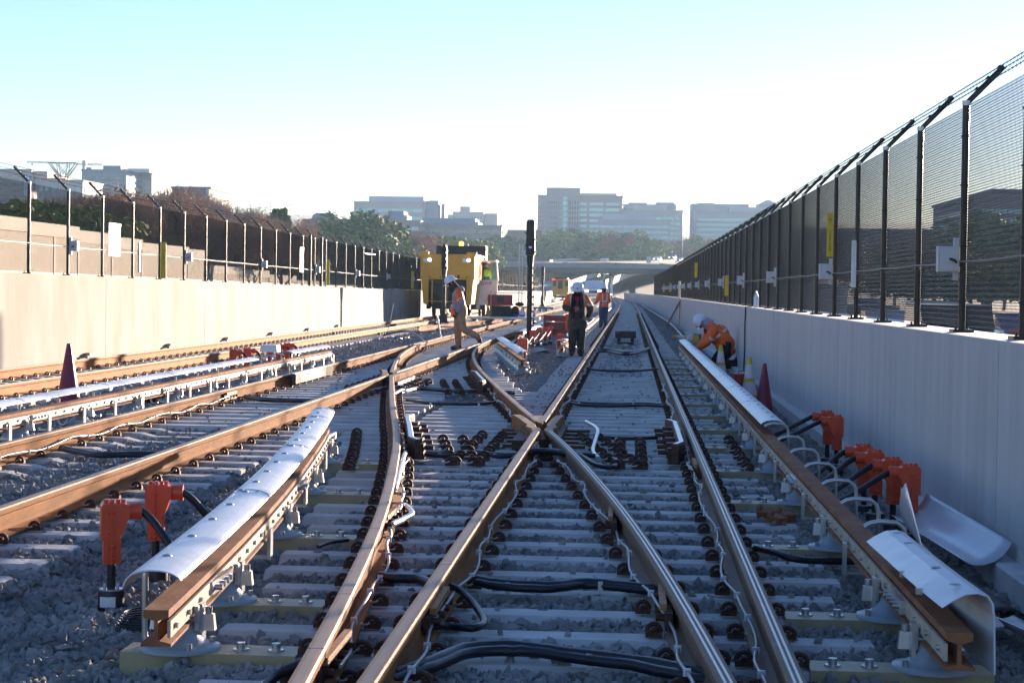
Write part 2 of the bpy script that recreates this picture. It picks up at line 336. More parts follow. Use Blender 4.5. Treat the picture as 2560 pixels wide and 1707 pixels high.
# ------------------------------------------------------------------ chain link fences
def link_mesh(w,h,p=.023,q=.0215,r=.0018):
    nz=int(h/q); nx=int(w/p); V=[];F=[]
    for i in range(nx):
        base=len(V)
        for j in range(nz+1):
            x=i*p+(p*1.06 if (i+j)%2 else -p*.06); z=j*q; yb=.0025*(1 if j%2 else -1)
            V+= [(yb+r,x,z),(yb-r*.5,x+r*.87,z),(yb-r*.5,x-r*.87,z)]
        for j in range(nz):
            a=base+j*3
            for k in range(3): F.append((a+k,a+(k+1)%3,a+3+(k+1)%3,a+3+k))
    me=bpy.data.meshes.new('mesh_panel'); me.from_pydata(V,[],F); me.materials.append(m_black); return me
m_conduit=mat('conduit_grey',(.13,.135,.14),.5)
LM=link_mesh(2.43,1.82,r=.0023); LM2=link_mesh(2.43,1.82,r=.0026)
def fence(name,label,X,side,posts,z0f,H,signs,boxes,gate=()):
    t=thing(name,label,'fence')
    pm=MB(); pm.tube([(0,0,0),(0,0,H+.03)],.03,8); pm=pm.mesh('post',m_black)
    am=MB(); am.box((side*.15,0,H+.17),(.42,.035,.045),ry=-side*R_(46)); 
    for q in (.08,.17,.26): am.box((side*q,0,H+.03+q+.03),(.02,.05,.02),ry=-side*R_(46))
    am=am.mesh('barb_arm',m_black)
    cm=MB(); cm.tube([(0,0,H-.0),(0,0,H+.04)],.034,8); cm=cm.mesh('post_cap',m_galv)
    bm_=MB(); bm_.box((0,0,.012),(.17,.2,.024)); bm_.tube([(.06,.07,.02),(.06,.07,.05)],.01,5); bm_.tube([(-.06,-.07,.02),(-.06,-.07,.05)],.01,5); bm_=bm_.mesh('base_plate',m_black)
    for i,y in enumerate(posts):
        x,_,z=P(X,y,z0f(y)); 
        o=ob('post',pm,t,(x,y,z)); 
        if y<110: ob('base_plate',bm_,o); ob('post_cap',cm,o)
        ob('barb_arm',am,o)
        if i<len(posts)-1:
            y2=posts[i+1]; x2,_,z2=P(X,y2,z0f(y2))
            pn=ob('mesh_panel',LM if side>0 else LM2,t,(x+side*.02,y,z+.045)); pn.rotation_euler=(math.atan2(z2-z,y2-y),0,-math.atan2(x2-x,y2-y)); pn.scale=(1,math.dist((x,y),(x2,y2))/2.43,H/1.84)
    for q in (.1,.19,.28):
        b=MB(); pts_=[]
        for y in posts: 
            x,_,z=P(X,y,z0f(y)); pts_.append((x+side*q,y,z+H+.05+q))
        b.tube(pts_,.004,3)
        yb=posts[0]
        while yb<min(posts[-1],posts[0]+40):
            xx,_,zz=P(X,yb,z0f(yb)); c=Vector((xx+side*q,yb,zz+H+.05+q))
            b.box(c,(.035,.004,.004),rz=.5); b.box(c,(.004,.004,.035),rx=.5); yb+=.14
        b.build('barbed_wire',m_wire,t)
    b=MB(); zc=.58
    pp=[]
    for y in posts:
        x,_,z=P(X,y,z0f(y)); pp.append((x-side*.035,y,z+zc))
        pp.append((x-side*.03,y+1.2,z+zc-.012))
    b.tube(pp[:-1],.008,5); b.build('conduit',m_conduit,t)
    b=MB()
    for y in posts:
        if y>60: break
        for k in range(6):
            x,_,z=P(X,y+k*.4,z0f(y)); b.box((x-side*.03,y+k*.4+.1,z+zc-.02),(.006,.008,.06),rx=.4)
    b.build('cable_tie',m_conduit,t)
    b=MB()
    for y in posts:
        if y>75: break
        x,_,z=P(X,y,z0f(y))
        for q in (.25,.7,1.2,1.6): b.tube([(x,y,z+q),(x,y,z+q+.014)],.036,8)
    b.build('tension_band',m_dark,t)
    bx=MB(); bx.box((0,0,0),(.17,.11,.21)); bx.box((0,-.062,0),(.15,.02,.19)); bx.box((side*.07,.02,.14),(.04,.03,.07)); bx.box((side*.07,.02,-.14),(.04,.03,.07))
    bxm=bx.mesh('junction_box',mat('box_grey',(.50,.51,.53),.45,0,.06))
    hn=MB(); hn.tube([(0.01,-.07,0.0),(.03,-.13,-.01),(side*.1,.02,-.05)],.011,6); hnm=hn.mesh('box_cable',m_cable)
    for y in boxes:
        x,_,z=P(X,y,z0f(y)); o=ob('junction_box',bxm,t,(x-side*.125,y,z+.60)); ob('box_cable',hnm,o)
    for (y,za,zb,wd,txt) in signs:
        x,_,z=P(X,y,z0f(y)); b=MB(); b.box((0,0,0),(wd,.006,zb-za)); o=b.build('marker_sign',m_yel,t,(x-side*(.035+wd/2),y-.03,z+(za+zb)/2))
        if txt:
            me_=text_mesh(txt,.052,line=.78); me_.materials.append(m_black); o2=ob('lettering',me_,o,(0,-.006,0)); o2.rotation_euler=(R_(90),0,0)
    return t
pr=[5.9+2.4*i for i in range(82)]
fr=fence('chain_link_fence','black chain link fence with outward barbed wire arms on the shaded right wall',2.87,1,pr,zR,1.86,
  [(25.1,.80,1.385,.085,'N\n1\n\n\n1\n1\n9\n7\n+\n0\n0'),(51.5,.22,.78,.10,''),(75.5,.9,1.5,.12,'N\n1'),(99.5,.3,.9,.12,''),(123.5,.3,.9,.12,''),(147.5,.3,.9,.12,'')],[15.5+9.6*i for i in range(-1,15)])
pl=[22.2+2.44*i for i in range(90)]
fl=fence('chain_link_fence','black chain link fence with barbed wire arms on the sunlit left wall',-11.2,-1,pl,zL,1.70,
  [(44.16,.02,.9,.13,'N\n2\n1\n1\n9\n9'),(68.56,.1,1.0,.13,'N\n2'),(95.4,.1,1.0,.14,''),(120,.1,1.0,.14,''),(144,.1,1.0,.14,'')],[36.84+9.76*i for i in range(0,14)])
for y in (64.9,67.3):
    g=MB(); g.tube([(-11.16,y,zL(y)-.3),(-11.16,y,zL(y)+1.8)],.06,10); g.build('gate_post',m_black,fl)
g=MB(); g.tube([(-11.15,78.4,3.0),(-11.15,81.6,3.02)],.02,6); g.build('brace_rail',m_galv,fl)
# white plates on the left fence
for (x,y0,y1,Y,wd) in ((263,516,588,40.4,.22),(320,560,625,42.2,.06),(693,570,625,63.2,.16),(1962,557,660,22.9,.05)):
    a=at(x,y0,Y); c=at(x,y1,Y); X=(-11.14 if x<1000 else 2.80)
    k=(X-CX)/(a.x-CX); za=CZ+(a.z-CZ)*k; zb=CZ+(c.z-CZ)*k; Yk=Y*k
    b=MB(); b.box((0,0,0),(.02 if wd>.1 else .05,wd*4 if wd>.1 else .06,za-zb)); b.box((0,0,(za-zb)/2),(.04,wd*4.2 if wd>.1 else .09,.05)); 
    b.build('white_cover_plate',mat('plate_white',(.7,.7,.72),.4),fl if x<1000 else fr,(X,Yk,(za+zb)/2))
# bottle on the right wall, black hose down the wall
p=Vector((2.78,39.2,1.255)); t=MB(); t.lathe([(.035,0),(.036,.12),(.03,.15),(.012,.19),(.012,.215),(0.001,.215)],n=10); o=t.build('water_bottle',mat('clear_plastic',(.65,.7,.78),.1,0,.02),loc=p); o.scale=(1.6,1.6,1.6)
tag(o,'clear plastic water bottle standing on top of the right wall by the fence','bottle')
b=MB(); b.tube([(2.75,40.3,1.27),(2.62,40.2,1.25),(2.615,40.1,1.1),(2.612,40.2,.9),(2.612,40.1,.4),(2.6,40.1,-.1)],.018,6); tag(b.build('black_hose',m_cable),'black hose hanging down the shaded wall behind the kneeling worker','hose')
b=MB(); b.tube([(2.6,92,1.1),(1.9,88,.0)],.05,6); tag(b.build('brace_pole',mat('brace_rust',(.3,.06,.03),.6)),'dark red brace pole leaning against the right wall in the distance','pole')
b=MB(); b.tube([(2.55,92,-.1),(2.55,92,2.1)],.06,8); tag(b.build('grey_post',m_galv),'pale grey post standing against the right wall beyond the kneeling worker','post')

# ------------------------------------------------------------------ tracks
RP=[(-.07,0),(.07,0),(.07,.011),(.012,.03),(.009,.05),(.009,.118),(.034,.132),(.0365,.162),(.030,.171),(.016,.172),(.006,.172),(-.006,.172),(-.016,.172),(-.030,.171),(-.0365,.162),(-.034,.132),(-.009,.118),(-.009,.05),(-.012,.03),(-.07,.011)]
def rail(path, parent, head=None, name='rail', prof=RP, z=.019):
    b=MB(); n=len(prof); pts=[(x,y,z+zz) for x,y,zz in path]
    b.sweep(prof,pts)
    for i in range(len(path)-1):
        if n>15:
            for k,mi in zip((7,8,9,10,11,12,13),(1,1,2,1,2,1,1) if head else (1,1,2,2,2,1,1)): b.m[i*n+k]=mi
        else:
            for k in (3,4): b.m[i*n+k]=2
    ms=[m_clip,m_brown,m_steelg] if name=='guard_rail' else ([m_brown,m_brown,m_silver] if head else [m_rail,m_rtop,m_rworn])
    return b.build(name,ms,parent)
def line(X,a,b,st=2.0): return [P(X,y,0) for y in rng_(a,b,st)]
# tie meshes
def tie_mesh(L_,kind=0):
    b=MB()
    if kind==0: b.box((0,0,-.10),(L_,.29,.20),top=(L_-.08,.18))
    else:  # monobloc with dished centre
        h=L_/2; S=[(-h,-.01),(-h+.02,0),(-.52,0),(-.38,-.035),(.38,-.035),(.52,0),(h-.02,0),(h,-.01)]
        V=[];F=[]
        for x,z in S:
            w=.14 if abs(x)>.45 else .12
            V+=[(x,-w,-.22),(x,-w*.64,z),(x,w*.64,z),(x,w,-.22)]
        for i in range(len(S)-1):
            for k in range(4): F.append((i*4+k,i*4+(k+1)%4,(i+1)*4+(k+1)%4,(i+1)*4+k))
        F+=[(3,2,1,0),tuple(len(V)-4+k for k in range(4))]
        F=[f[::-1] for f in F]
        b.add(V,F)
    return b.mesh('tie',m_tie)
_tm={}
def tie(parent,x0,x1,y,kind=0):
    L_=round((x1-x0)*5)/5 if kind==0 else 2.6
    if (L_,kind) not in _tm: _tm[(L_,kind)]=tie_mesh(L_,kind)
    c=(x0+x1)/2+cy(y); j=random.uniform(-.02,.02)
    o=ob('tie',_tm[(L_,kind)],parent,(c+j,y,random.uniform(-.003,.003)+zy(y))); o.rotation_euler=(0,0,random.uniform(-.004,.004)); return o
# e-clip with shoulder and insulator, on the +X side of a rail
def clip_mesh(hi=True):
    b=MB(); 
    nseg=8 if hi else 5
    b.tube([(.055-.052*math.cos(math.pi*i/nseg)+.02,-.02+.0*i,.03+.062*math.sin(math.pi*i/nseg)) for i in range(nseg+1)],.019,6 if hi else 4)
    b.box((.075,.01,.02),(.125,.07,.045),0)
    if hi:
        b.tube([(.05,.035,.03),(.06,.05,.062),(.085,.05,.062),(.10,.03,.03)],.012,5)
        b.tube([(.0,-.035,.034),(.02,-.055,.036),(.045,-.06,.04),(.062,-.05,.05)],.009,5,1)
        b.box((-.005,0,.03),(.03,.07,.014),1)
        b.box((.075,-.02,.05),(.03,.05,.03),0)
    b.v=[(x*.6,y*.68,z*.58) for x,y,z in b.v]
    return b.mesh('rail_clip',[m_clip,m_clipw])
CM=clip_mesh(True); CL=clip_mesh(False)
def clips(parent,fx,ys,ymax_single,sides=(1,-1),skip=lambda y,s:False,off=.070):
    far=MB(); anyf=False
    for y in ys:
        for s in sides:
            if skip(y,s): continue
            x=fx(y)+cy(y)+s*off
            if y<ymax_single:
                ob('rail_clip',CM if y<30 else CL,parent,(x,y+random.uniform(-.015,.015),.012),rz=0 if s>0 else math.pi)
            else:
                far.box((x+s*.06,y,.045+zy(y)),(.11,.07,.085),0); anyf=True
    if anyf: tag(far.build('far_clips',m_clip,parent),kind='stuff')
def far_ties(parent,X,a,b_,hl=1.3):
    b=MB(); y=a
    while y<b_:
        x=X+cy(y); b.box((x,y,-.07+zy(y)),(2*hl,.19,.14)); y+=.6
    tag(b.build('far_ties',m_tie,parent),kind='stuff')

GA=-.75; FY1=18.9; FY2=29.55
tm=thing('railway_track','straight main track on the right, its rails running from the foreground to the bridge','railway track')
tc=thing('railway_track','crossover track curving from the right main track over to the middle track','railway track')
t2=thing('railway_track','middle track with orange sunlit rails crossed by the crossover','railway track')
tA=thing('railway_track','far left track beside the sunlit wall, under the yellow hopper','railway track')
frogP=[(-.05,0),(.05,0),(.05,.05),(.05,.15),(.042,.171),(-.042,.171),(-.05,.15),(-.05,.05)]
def wing(path,parent):
    b=MB(); b.sweep(frogP,[(x,y,.0195+z) for x,y,z in path])
    for i in range(len(path)-1):
        b.m[i*8+4]=1
    b.build('wing_rail',[m_rail,m_rtop],parent)
def frog(fL,fR,Yc,parent):
    """fL: lower-left rail (goes to the right of the crossing), fR: lower-right rail"""
    # after Yc the rail fR(y) is left, fL(y) is right
    def p(f,y,d): return (f(y)+d,y,0)
    wing([p(fL,Yc-.95,0),p(fL,Yc-.65,-.015),p(fL,Yc-.4,-.085),p(fL,Yc-.1,-.09),(fR(Yc+.25)-.115,Yc+.25,0),(fR(Yc+.9)-.125,Yc+.9,0),(fR(Yc+1.3)-.15,Yc+1.3,0)],parent)
    wing([p(fR,Yc-.95,0),p(fR,Yc-.65,.015),p(fR,Yc-.4,.085),p(fR,Yc-.1,.09),(fL(Yc+.25)+.115,Yc+.25,0),(fL(Yc+.9)+.125,Yc+.9,0),(fL(Yc+1.3)+.15,Yc+1.3,0)],parent)
    b=MB(); ys=[Yc+.15,Yc+.5,Yc+1.3]; V=[]
    for y in ys:
        a,c=fR(y)-.03,fL(y)+.03
        if y==ys[0]: a,c=(a+c)/2-.012,(a+c)/2+.012
        V+=[(a,y,.02),(a,y,.189),(c,y,.189),(c,y,.02)]
    F=[]
    for i in range(2):
        for k in range(4): F.append((i*4+k,i*4+(k+1)%4,(i+1)*4+(k+1)%4,(i+1)*4+k)[::-1])
    b.add(V,F+[(0,1,2,3)][::1],0); b.m[1]=1; b.m[5]=1
    b.build('frog_nose',[m_rail,m_rtop],parent)
    b=MB(); b.box(((fL(Yc)+fR(Yc))/2,Yc+.1,.055),(.46,2.3,.09)); b.box(((fL(Yc)+fR(Yc))/2,Yc-.9,.075),(.2,.5,.10)); 
    for k in range(5): b.box(((fL(Yc)+fR(Yc))/2,Yc-.8+k*.5,.03),(.95,.2,.03))
    b.build('frog_casting',m_clip,parent)
ml=lambda y:-.75; mr=lambda y:.75; xl=lambda y:cx(y)-.75; xr=lambda y:cx(y)+.75; r2=lambda y:-3.65; r1=lambda y:-5.15
cp=lambda f,a,b,st=.6:[(f(y),y,0) for y in rng_(a,b,st)]
# main track rails
rail(line(-.75,3,FY1-.95),tm); rail(line(-.75,FY1+.35,60)+line(-.75,66,860,10),tm)
rail(line(.75,3,60)+line(.75,66,860,10),tm,m_silver)
# crossover rails
rail(cp(xl,5.0,FY2-.95),tc); rail(cp(xl,FY2+.35,50),tc)
rail(cp(xr,5.0,FY1-.95),tc,m_silver); rail(cp(xr,FY1+.35,51),tc)
# track 2
rail(line(-3.65,6,FY2-.95),t2); rail(line(-3.65,FY2+.35,60)+line(-3.65,66,420,10),t2)
rail(line(-5.15,6,60)+line(-5.15,66,420,10),t2)
rail(line(-8.2,14,60)+line(-8.2,66,420,10),tA); rail(line(-9.7,14,60)+line(-9.7,66,420,10),tA)
frog(ml,xr,FY1,tm); frog(r2,xl,FY2,t2)
# guard rails
def guard(f,d,a,b_,parent,h=.03,m=None):
    pth=[(f(a)+d*1.5,a,h),(f(a+.3)+d,a+.3,h),(f((a+b_)/2)+d,(a+b_)/2,h),(f(b_-.3)+d,b_-.3,h),(f(b_)+d*1.5,b_,h)]
    return rail(pth,parent,m or m_silver,'guard_rail',[(-.03,0),(.03,0),(.03,.15),(.02,.171),(.0,.171),(-.02,.171),(-.03,.16),(-.03,.15),(-.03,.1)])
guard(xl,.13,16.3,19.6,tc); guard(mr,-.13,16.4,19.6,tm,.025,m_galv); guard(xr,-.13,26.9,30.3,tc); guard(r1,.13,28,31.5,t2)
for f,d,p_ in ((xl,.2,tc),(mr,-.2,tm),(xr,-.2,tc)):
    b=MB()
    for y in ((16.6,17.2,17.8,18.6,19.2) if f is not xr else (27.2,27.9,28.6,29.4,30)): b.box((f(y)+d,y,.09),(.11,.16,.14)); b.tube([(f(y)+d*.4,y,.12),(f(y)+d*1.7,y,.12)],.022,6)
    b.build('guard_bracket',m_clip,p_)
# joint bars and black joint marks across the heads
b=MB()
for (f,y) in ((xl,6.9),(xl,8.15),(xl,9.6),(xl,10.4),(xl,12.2),(ml,9.1),(ml,11.4),(ml,14.2),(ml,21.5),(ml,23.5),(xl,13.9),(xl,15.2)):
    b.box((f(y),y,.1905),(.066,.006,.002)); b.box((f(y)+.037,y,.165),(.002,.006,.03))
b.box((xl(8.4),8.4,.1907),(.06,.07,.002))
b.build('joint_marks',m_cable,tm)
def joint_bar(f,y,s,parent,L_=.75):
    b=MB(); M_=Matrix.Translation((f(y)+s*.03,y,.09)) 
    b.box((f(y)+s*.028,y,.088),(.035,L_,.075)); 
    for k in range(4): b.tube([(f(y)+s*.04,y-.27+k*.18,.09),(f(y)+s*.085,y-.27+k*.18,.09)],.018,6)
    b.box((f(y)+s*.052,y,.14),(.03,L_*.8,.03),1)
    b.build('joint_bar',[m_clip,mat('grease_orange',(.42,.2,.07),.6,0,.35,40,.5)],parent)
joint_bar(xl,7.2,1,tc); joint_bar(ml,8.35,1,tm); joint_bar(xl,11.6,1,tc); joint_bar(xr,8.6,-1,tc); joint_bar(xr,11.8,-1,tc); joint_bar(mr,15.4,-1,tm); joint_bar(r1,24.2,1,t2); joint_bar(ml,16.8,1,tm)

# ties
T0=6.505
tys=[T0+.6*i for i in range(-2,92)]
yb_list=[7.7,8.9,11.3,13.7,16.1]
for y in tys:
    if y<19.8: tie(tm,cx(y)-1.32,1.28,y)
    elif y<28.6: tie(tm,-2.42 if y<25 else cx(y)+1.0-.0,1.28,y); tie(t2,-5.7,-2.45,y)
    else:
        tie(tm,-1.3,1.3,y,1) if y>34 else tie(tm,-1.3,1.3,y)
        tie(t2,-5.7,max(-3.1,min(cx(y)+1.3,-1.45)),y)
    if y<19.8 and y>6.9 and True: tie(t2,-5.7,-3.1,y,1)
    if y>17: tie(tA,-10.25,-7.65,y,1)
far_ties(tm,0,tys[-1]+.6,430); far_ties(t2,-4.4,tys[-1]+.6,330); far_ties(tA,-8.95,tys[-1]+.6,330)
far=[tys[-1]+.6*i for i in range(1,110)]
nearc=[y for y in tys if y>6]
sk_m=lambda y,s: (FY1-1<y<FY1+1.6)
clips(tm,ml,nearc+far,50,skip=sk_m); clips(tm,mr,nearc+far,50,skip=lambda y,s:s<0 and 16.2<y<19.7)
clips(tc,xl,[y for y in nearc if y<46],46,skip=lambda y,s:(s>0 and 16.2<y<19.7) or abs(y-FY2)<1.3)
clips(tc,xr,[y for y in nearc if y<46],46,skip=lambda y,s:abs(y-FY1)<1.3)
clips(t2,r2,nearc+far,46,skip=lambda y,s:abs(y-FY2)<1.3); clips(t2,r1,nearc+far,46)
ya=[y for y in nearc if y>20]
clips(tA,lambda y:-8.2,ya+far,60); clips(tA,lambda y:-9.7,ya+far,60)
# clusters of spare fastenings by the frogs and guard rails
for f,ds,a,b_,p_ in ((xl,(-.33,),15.5,19.3,tc),(xl,(.42,.62),16.2,19.2,tc),(ml,(-.34,-.55),16.3,19.6,tm),(xr,(.36,.55),16.3,19.6,tc),(mr,(-.42,-.62),16.0,19.0,tm),(mr,(.36,),15.9,19.4,tm),(xr,(-.4,-.6),26.9,30.4,tc),(r2,(-.34,),27.5,31.5,t2),(r2,(.35,.5),27.5,30.4,t2)):
    for d in ds:
        y=a
        while y<b_:
            yk=T0+.6*round((y-T0)/.6)
            o=ob('rail_clip',CM,p_,(f(yk)+d,yk,.012),rz=0 if d>0 else math.pi); o.scale=(1.45,1.3,1.35)
            y+=.6
# tan baseplates below the rails (cast plates between clips)
# ------------------------------------------------------------------ third rails
def arch(th=.006):
    o=[(-.065,.372),(-.045,.388),(-.01,.402),(.04,.408),(.09,.405),(.13,.392),(.155,.368),(.168,.335)]
    o=[(interp([(k,p[0]) for k,p in enumerate(o)],t),interp([(k,p[1]) for k,p in enumerate(o)],t)) for t in [q*7/18 for q in range(19)]]
    i=[(u-.003,w-th) for u,w in o][::-1]; return o+i
cone_m=MB(); cone_m.lathe([(.17,0),(.17,.018),(.13,.022),(.10,.04),(.07,.08),(.058,.12),(.075,.124),(.075,.135)],n=16); 
for a in (0,1.57,3.14,4.71): cone_m.tube([(.14*math.cos(a+.5),.14*math.sin(a+.5),.015),(.14*math.cos(a+.5),.14*math.sin(a+.5),.045)],.013,6,1)
cone_m=cone_m.mesh('insulator',[m_grey,m_galv])
cl_m=MB()
for s in (-1,1): cl_m.box((s*.075,0,.135),(.016,.06,.10)); cl_m.box((s*.055,0,.18),(.05,.05,.014)); cl_m.box((s*.11,.05,.11),(.06,.045,.07),top=(.045,.03)); cl_m.tube([(s*.11,.05,.14),(s*.11,.05,.175)],.016,6)
cl_m=cl_m.mesh('rail_clamp',m_galv)
bk_m=MB(); bk_m.box((0,0,-.06),(.74,.21,.155))
for a in (-.27,-.12): bk_m.tube([(a,0,.017),(a,0,.024)],.035,8,1); bk_m.tube([(a,0,.02),(a,0,.05)],.02,6,1)
bk_m=bk_m.mesh('support_block',[m_block,m_galv])
def hook_mesh():
    b=MB(); b.tube([(.15,0,.02),(.162,0,.06),(.162,0,.31),(.150,0,.358),(.115,0,.385),(.03,0,.390),(-.02,0,.38),(-.05,0,.36)],.014,6); b.tube([(.15,0,.02),(.12,0,.01),(.07,0,.03)],.014,6); return b.mesh('cover_bracket',m_galv)
HK=hook_mesh()
def third_rail(label,f,side,ya,yb,peds,covers,hooks,block=True,group=None,ties=(),strip=True):
    t=thing('third_rail',label,'third rail',group=group)
    ys=rng_(ya,yb,1.0); pt=lambda y,z=0,d=0:(f(y)+cy(y)+d,y,z+zy(y))
    b=MB(); ip=[(-.05,.275),(-.05,.245),(-.008,.232),(-.008,.155),(-.06,.142),(-.06,.13),(.06,.13),(.06,.142),(.008,.155),(.008,.232),(.05,.245),(.05,.275)]
    b.sweep(ip,[pt(y) for y in ys]); b.build('contact_rail',m_orust,t)
    if strip:
        b=MB(); b.sweep([(-side*.058,.232),(-side*.058,.165),(-side*.045,.165),(-side*.045,.232)],[pt(y) for y in ys]); b.build('insulating_strip',m_cream,t)
        b=MB(); y=ya+.1
        while y<min(yb,ya+22): b.tube([pt(y,.20,-side*.055),pt(y,.20,-side*.072)],.013,6); y+=.3
        for y in rng_(ya+1.2,min(yb,ya+22),4.9):
            b.box(pt(y,.2,-side*.07),(.025,.42,.06))
            for k in range(4): b.tube([pt(y-.15+k*.1,.2,-side*.07),pt(y-.15+k*.1,.2,-side*.105)],.015,6)
        b.build('strip_bolts',m_galv,t)
    for y in peds:
        o=ob('insulator',cone_m,t,pt(y,.015)); ob('rail_clamp',cl_m,o)
        if block: ob('support_block',bk_m,t,pt(y,0,-side*.14),rz=(0 if side>0 else math.pi))
    if peds and len(peds)>1:
        y=ya+.6
        b=MB()
        while y<min(yb,40):
            b.box(pt(y,.12,-side*.085),(.018,.07,.17)); b.box(pt(y,.045,-side*.04),(.1,.06,.014)); y+=1.22
        b.build('hanger_clamp',m_galv,t)
    for y in hooks: ob('cover_bracket',HK,t,pt(y,.0),rz=(0 if side>0 else math.pi))
    for (a,c) in covers:
        y=a
        while y<c-.2:
            y1=min(y+3.0,c); b=MB(); pr_=arch(); pr_=[(side*u,w_+.0) for u,w_ in pr_]
            if side<0: pr_=pr_[::-1]
            b.sweep(pr_,[pt(q) for q in rng_(y+.01,y1+.04,.7)],sm=False)
            b.sweep([(side*u,w_+.004) for u,w_ in (arch() if side>0 else arch()[::-1])],[pt(y1-.01),pt(y1+.06)])
            yq=y+.4
            while yq<y1 and y<40:
                for u_ in (.08,): b.lathe([(.022,0),(.02,.006),(.008,.011)],pt(yq,.406,side*.06),8,1)
                yq+=.62
            for u_ in (.0,.1): b.lathe([(.018,0),(.016,.006),(.006,.01)],pt(y1-.06,.407 if u_>.05 else .398,side*u_*.9),8,1)
            b.build('cover_board',[m_cover,m_galv],t); y=y1
    return t
fC=lambda y:cx(y)-1.41; fD=lambda y:1.41; fB=lambda y:-5.88; fE=lambda y:-1.80-.112*(y-34); fF=lambda y:-1.42; fG=lambda y:-2.98
third_rail('third rail under a bright white cover board beside the two orange cable terminals',fC,-1,7.15,16.6,[7.7,8.9,11.3,13.7,16.1],[(7.3,17.4)],[7.75,8.9,11.3,13.7,16.1])
trD=third_rail('long third rail along the shaded right wall with a run of bare metal hoops',fD,1,7.1,46,[7.7,8.9,11.3,13.7,16.1]+[18.5+2.4*i for i in range(11)],[(16.9,45.4)],[9.6,10.65,11.7,12.85,14.0,15.2,16.7]+[19+2.4*i for i in range(11)])
third_rail('third rail with cream strip and white cover running left between the left and middle tracks',fB,-1,12,37.0,[14,15.6]+[18.0+2.05*i for i in range(10)],[(12,29.5),(32.6,36.6)],[12+1.3*i for i in range(14)]+[30,30.9,31.8,32.7,34,35.5],block=False)
third_rail('short curved third rail with white cover beside the crossover in the middle distance',fE,1,34,45,[34.5+1.25*i for i in range(9)],[(34.7,44.8)],[36+1.2*i for i in range(8)],block=False)
third_rail('third rail left of the main track, starting beside the man with the scarf',fF,-1,42.5,150,[43.5+2.4*i for i in range(24)],[(42.6,57),(66,80)],[44+1.2*i for i in range(11)],block=False)
third_rail('third rail with white cover behind the tall signal mast',fG,1,51.5,96,[52.5+2.4*i for i in range(14)],[(52,84)],[52+1.2*i for i in range(12)],block=False)

# ------------------------------------------------------------------ orange cable terminals
def terminal_mesh():
    b=MB(); 
    lo=[(-.043,.24),(.043,.24),(.043,.37),(-.043,.37)]
    b.prism(lo,-.045,.045)
    b.prism([(-.055,.36),(.03,.36),(.055,.40),(.075,.46),(.085,.47),(.085,.535),(.05,.545),(-.045,.545),(-.055,.53)],-.058,.058)
    b.tube([(.075,0,.50),(.135,0,.50)],.042,12); b.tube([(.13,0,.50),(.145,0,.50)],.046,12)
    for s in (-.0,): b.box((-.006,-.062,.39),(.012,.012,.30)); b.box((-.006,.062,.39),(.012,.012,.30)); b.box((-.006,0,.55),(.014,.11,.014))
    for z in (.27,.33,.40,.50):
        for s in (-1,1): b.tube([(-.02,s*.058,z),(.012,s*.058,z)],.009,6)
    for x in (-.03,.0,.03,.055): b.tube([(x,-.02,.54),(x,-.02,.562)],.011,6); b.tube([(x,.03,.54),(x,.03,.56)],.009,6)
    return b.mesh('terminal_housing',m_red)
TM=terminal_mesh()
bs=MB(); bs.lathe([(.066,0),(.066,.095),(.062,.105)],n=18); bs.lathe([(.060,.105),(.060,.112)],n=14,mi=1); bs.tube([(0,0,.11),(0,0,.26)],.021,10)
for a in range(4): bs.tube([(.045*math.cos(a*1.57+.7),.045*math.sin(a*1.57+.7),.11),(.045*math.cos(a*1.57+.7),.045*math.sin(a*1.57+.7),.13)],.008,6,1)
bs=bs.mesh('terminal_base',[m_cable,m_galv])
lb=MB(); lb.sweep([(.0665,.03),(.0665,.08),(.068,.08),(.068,.03)],[(0,0,0),(0,.001,0)]); 
def terminal(loc,rz,label,end,drum=True,scale=1.0,group=None):
    t=thing('cable_terminal',label,'cable terminal',loc,rz,group); t.scale=(scale,)*3
    ob('terminal_housing',TM,t); 
    if drum: ob('terminal_base',bs,t)
    else:
        b=MB(); b.tube([(0,0,-.1),(0,0,.25)],.021,8); b.build('terminal_post',m_cable,t)
    e=Vector(end)-Vector(loc); e=Matrix.Rotation(-rz,3,'Z')@e; e/=scale
    b=MB(); s0=Vector((.14,0,.50)); c1=Vector((.24,0,.46)); pts=[]
    for i in range(11):
        q=i/10; pts.append((1-q)**3*s0+3*(1-q)**2*q*c1+3*(1-q)*q*q*Vector((e.x*.7,e.y*.7,max(e.z,.05)+.04))+q**3*e)
    b.tube(pts,.021,8); b.build('cable',m_cable,t); return t
g1=terminal((-2.44,9.15,-.09),.35,'near one of two orange cable terminals on a black drum with a white label',(-1.93,9.0,.1))
b=MB(); 
V=[];n=8
for i in range(n+1):
    a=-2.6+i*.16; V+=[(.0675*math.cos(a),.0675*math.sin(a),.025),(.0675*math.cos(a),.0675*math.sin(a),.078)]
b.add(V,[(2*i,2*i+2,2*i+3,2*i+1) for i in range(n)]); b.build('white_label',m_white,g1)
terminal((-2.42,9.95,-.08),.15,'far one of two orange cable terminals beside the white covered third rail',(-1.95,10.1,.1))
for i,(x,y,l) in enumerate(((2.22,13.75,'nearest orange terminal of the four by the right wall'),(2.17,14.3,'second nearest orange terminal of the four by the right wall'),(2.12,14.95,'third orange terminal of the four by the right wall, counted from the camera'),(2.1,15.5,'farthest orange terminal of the four by the right wall'),(2.28,19.2,'nearer orange terminal of the pair farther along the right wall'),(2.26,19.9,'farther orange terminal of the pair farther along the right wall'))):
    terminal((x,y,-.31),math.pi,l,(1.56,y-.5,.05),scale=1.12)
for i,x in enumerate((-7.15,-7.0,-6.9)):
    pass
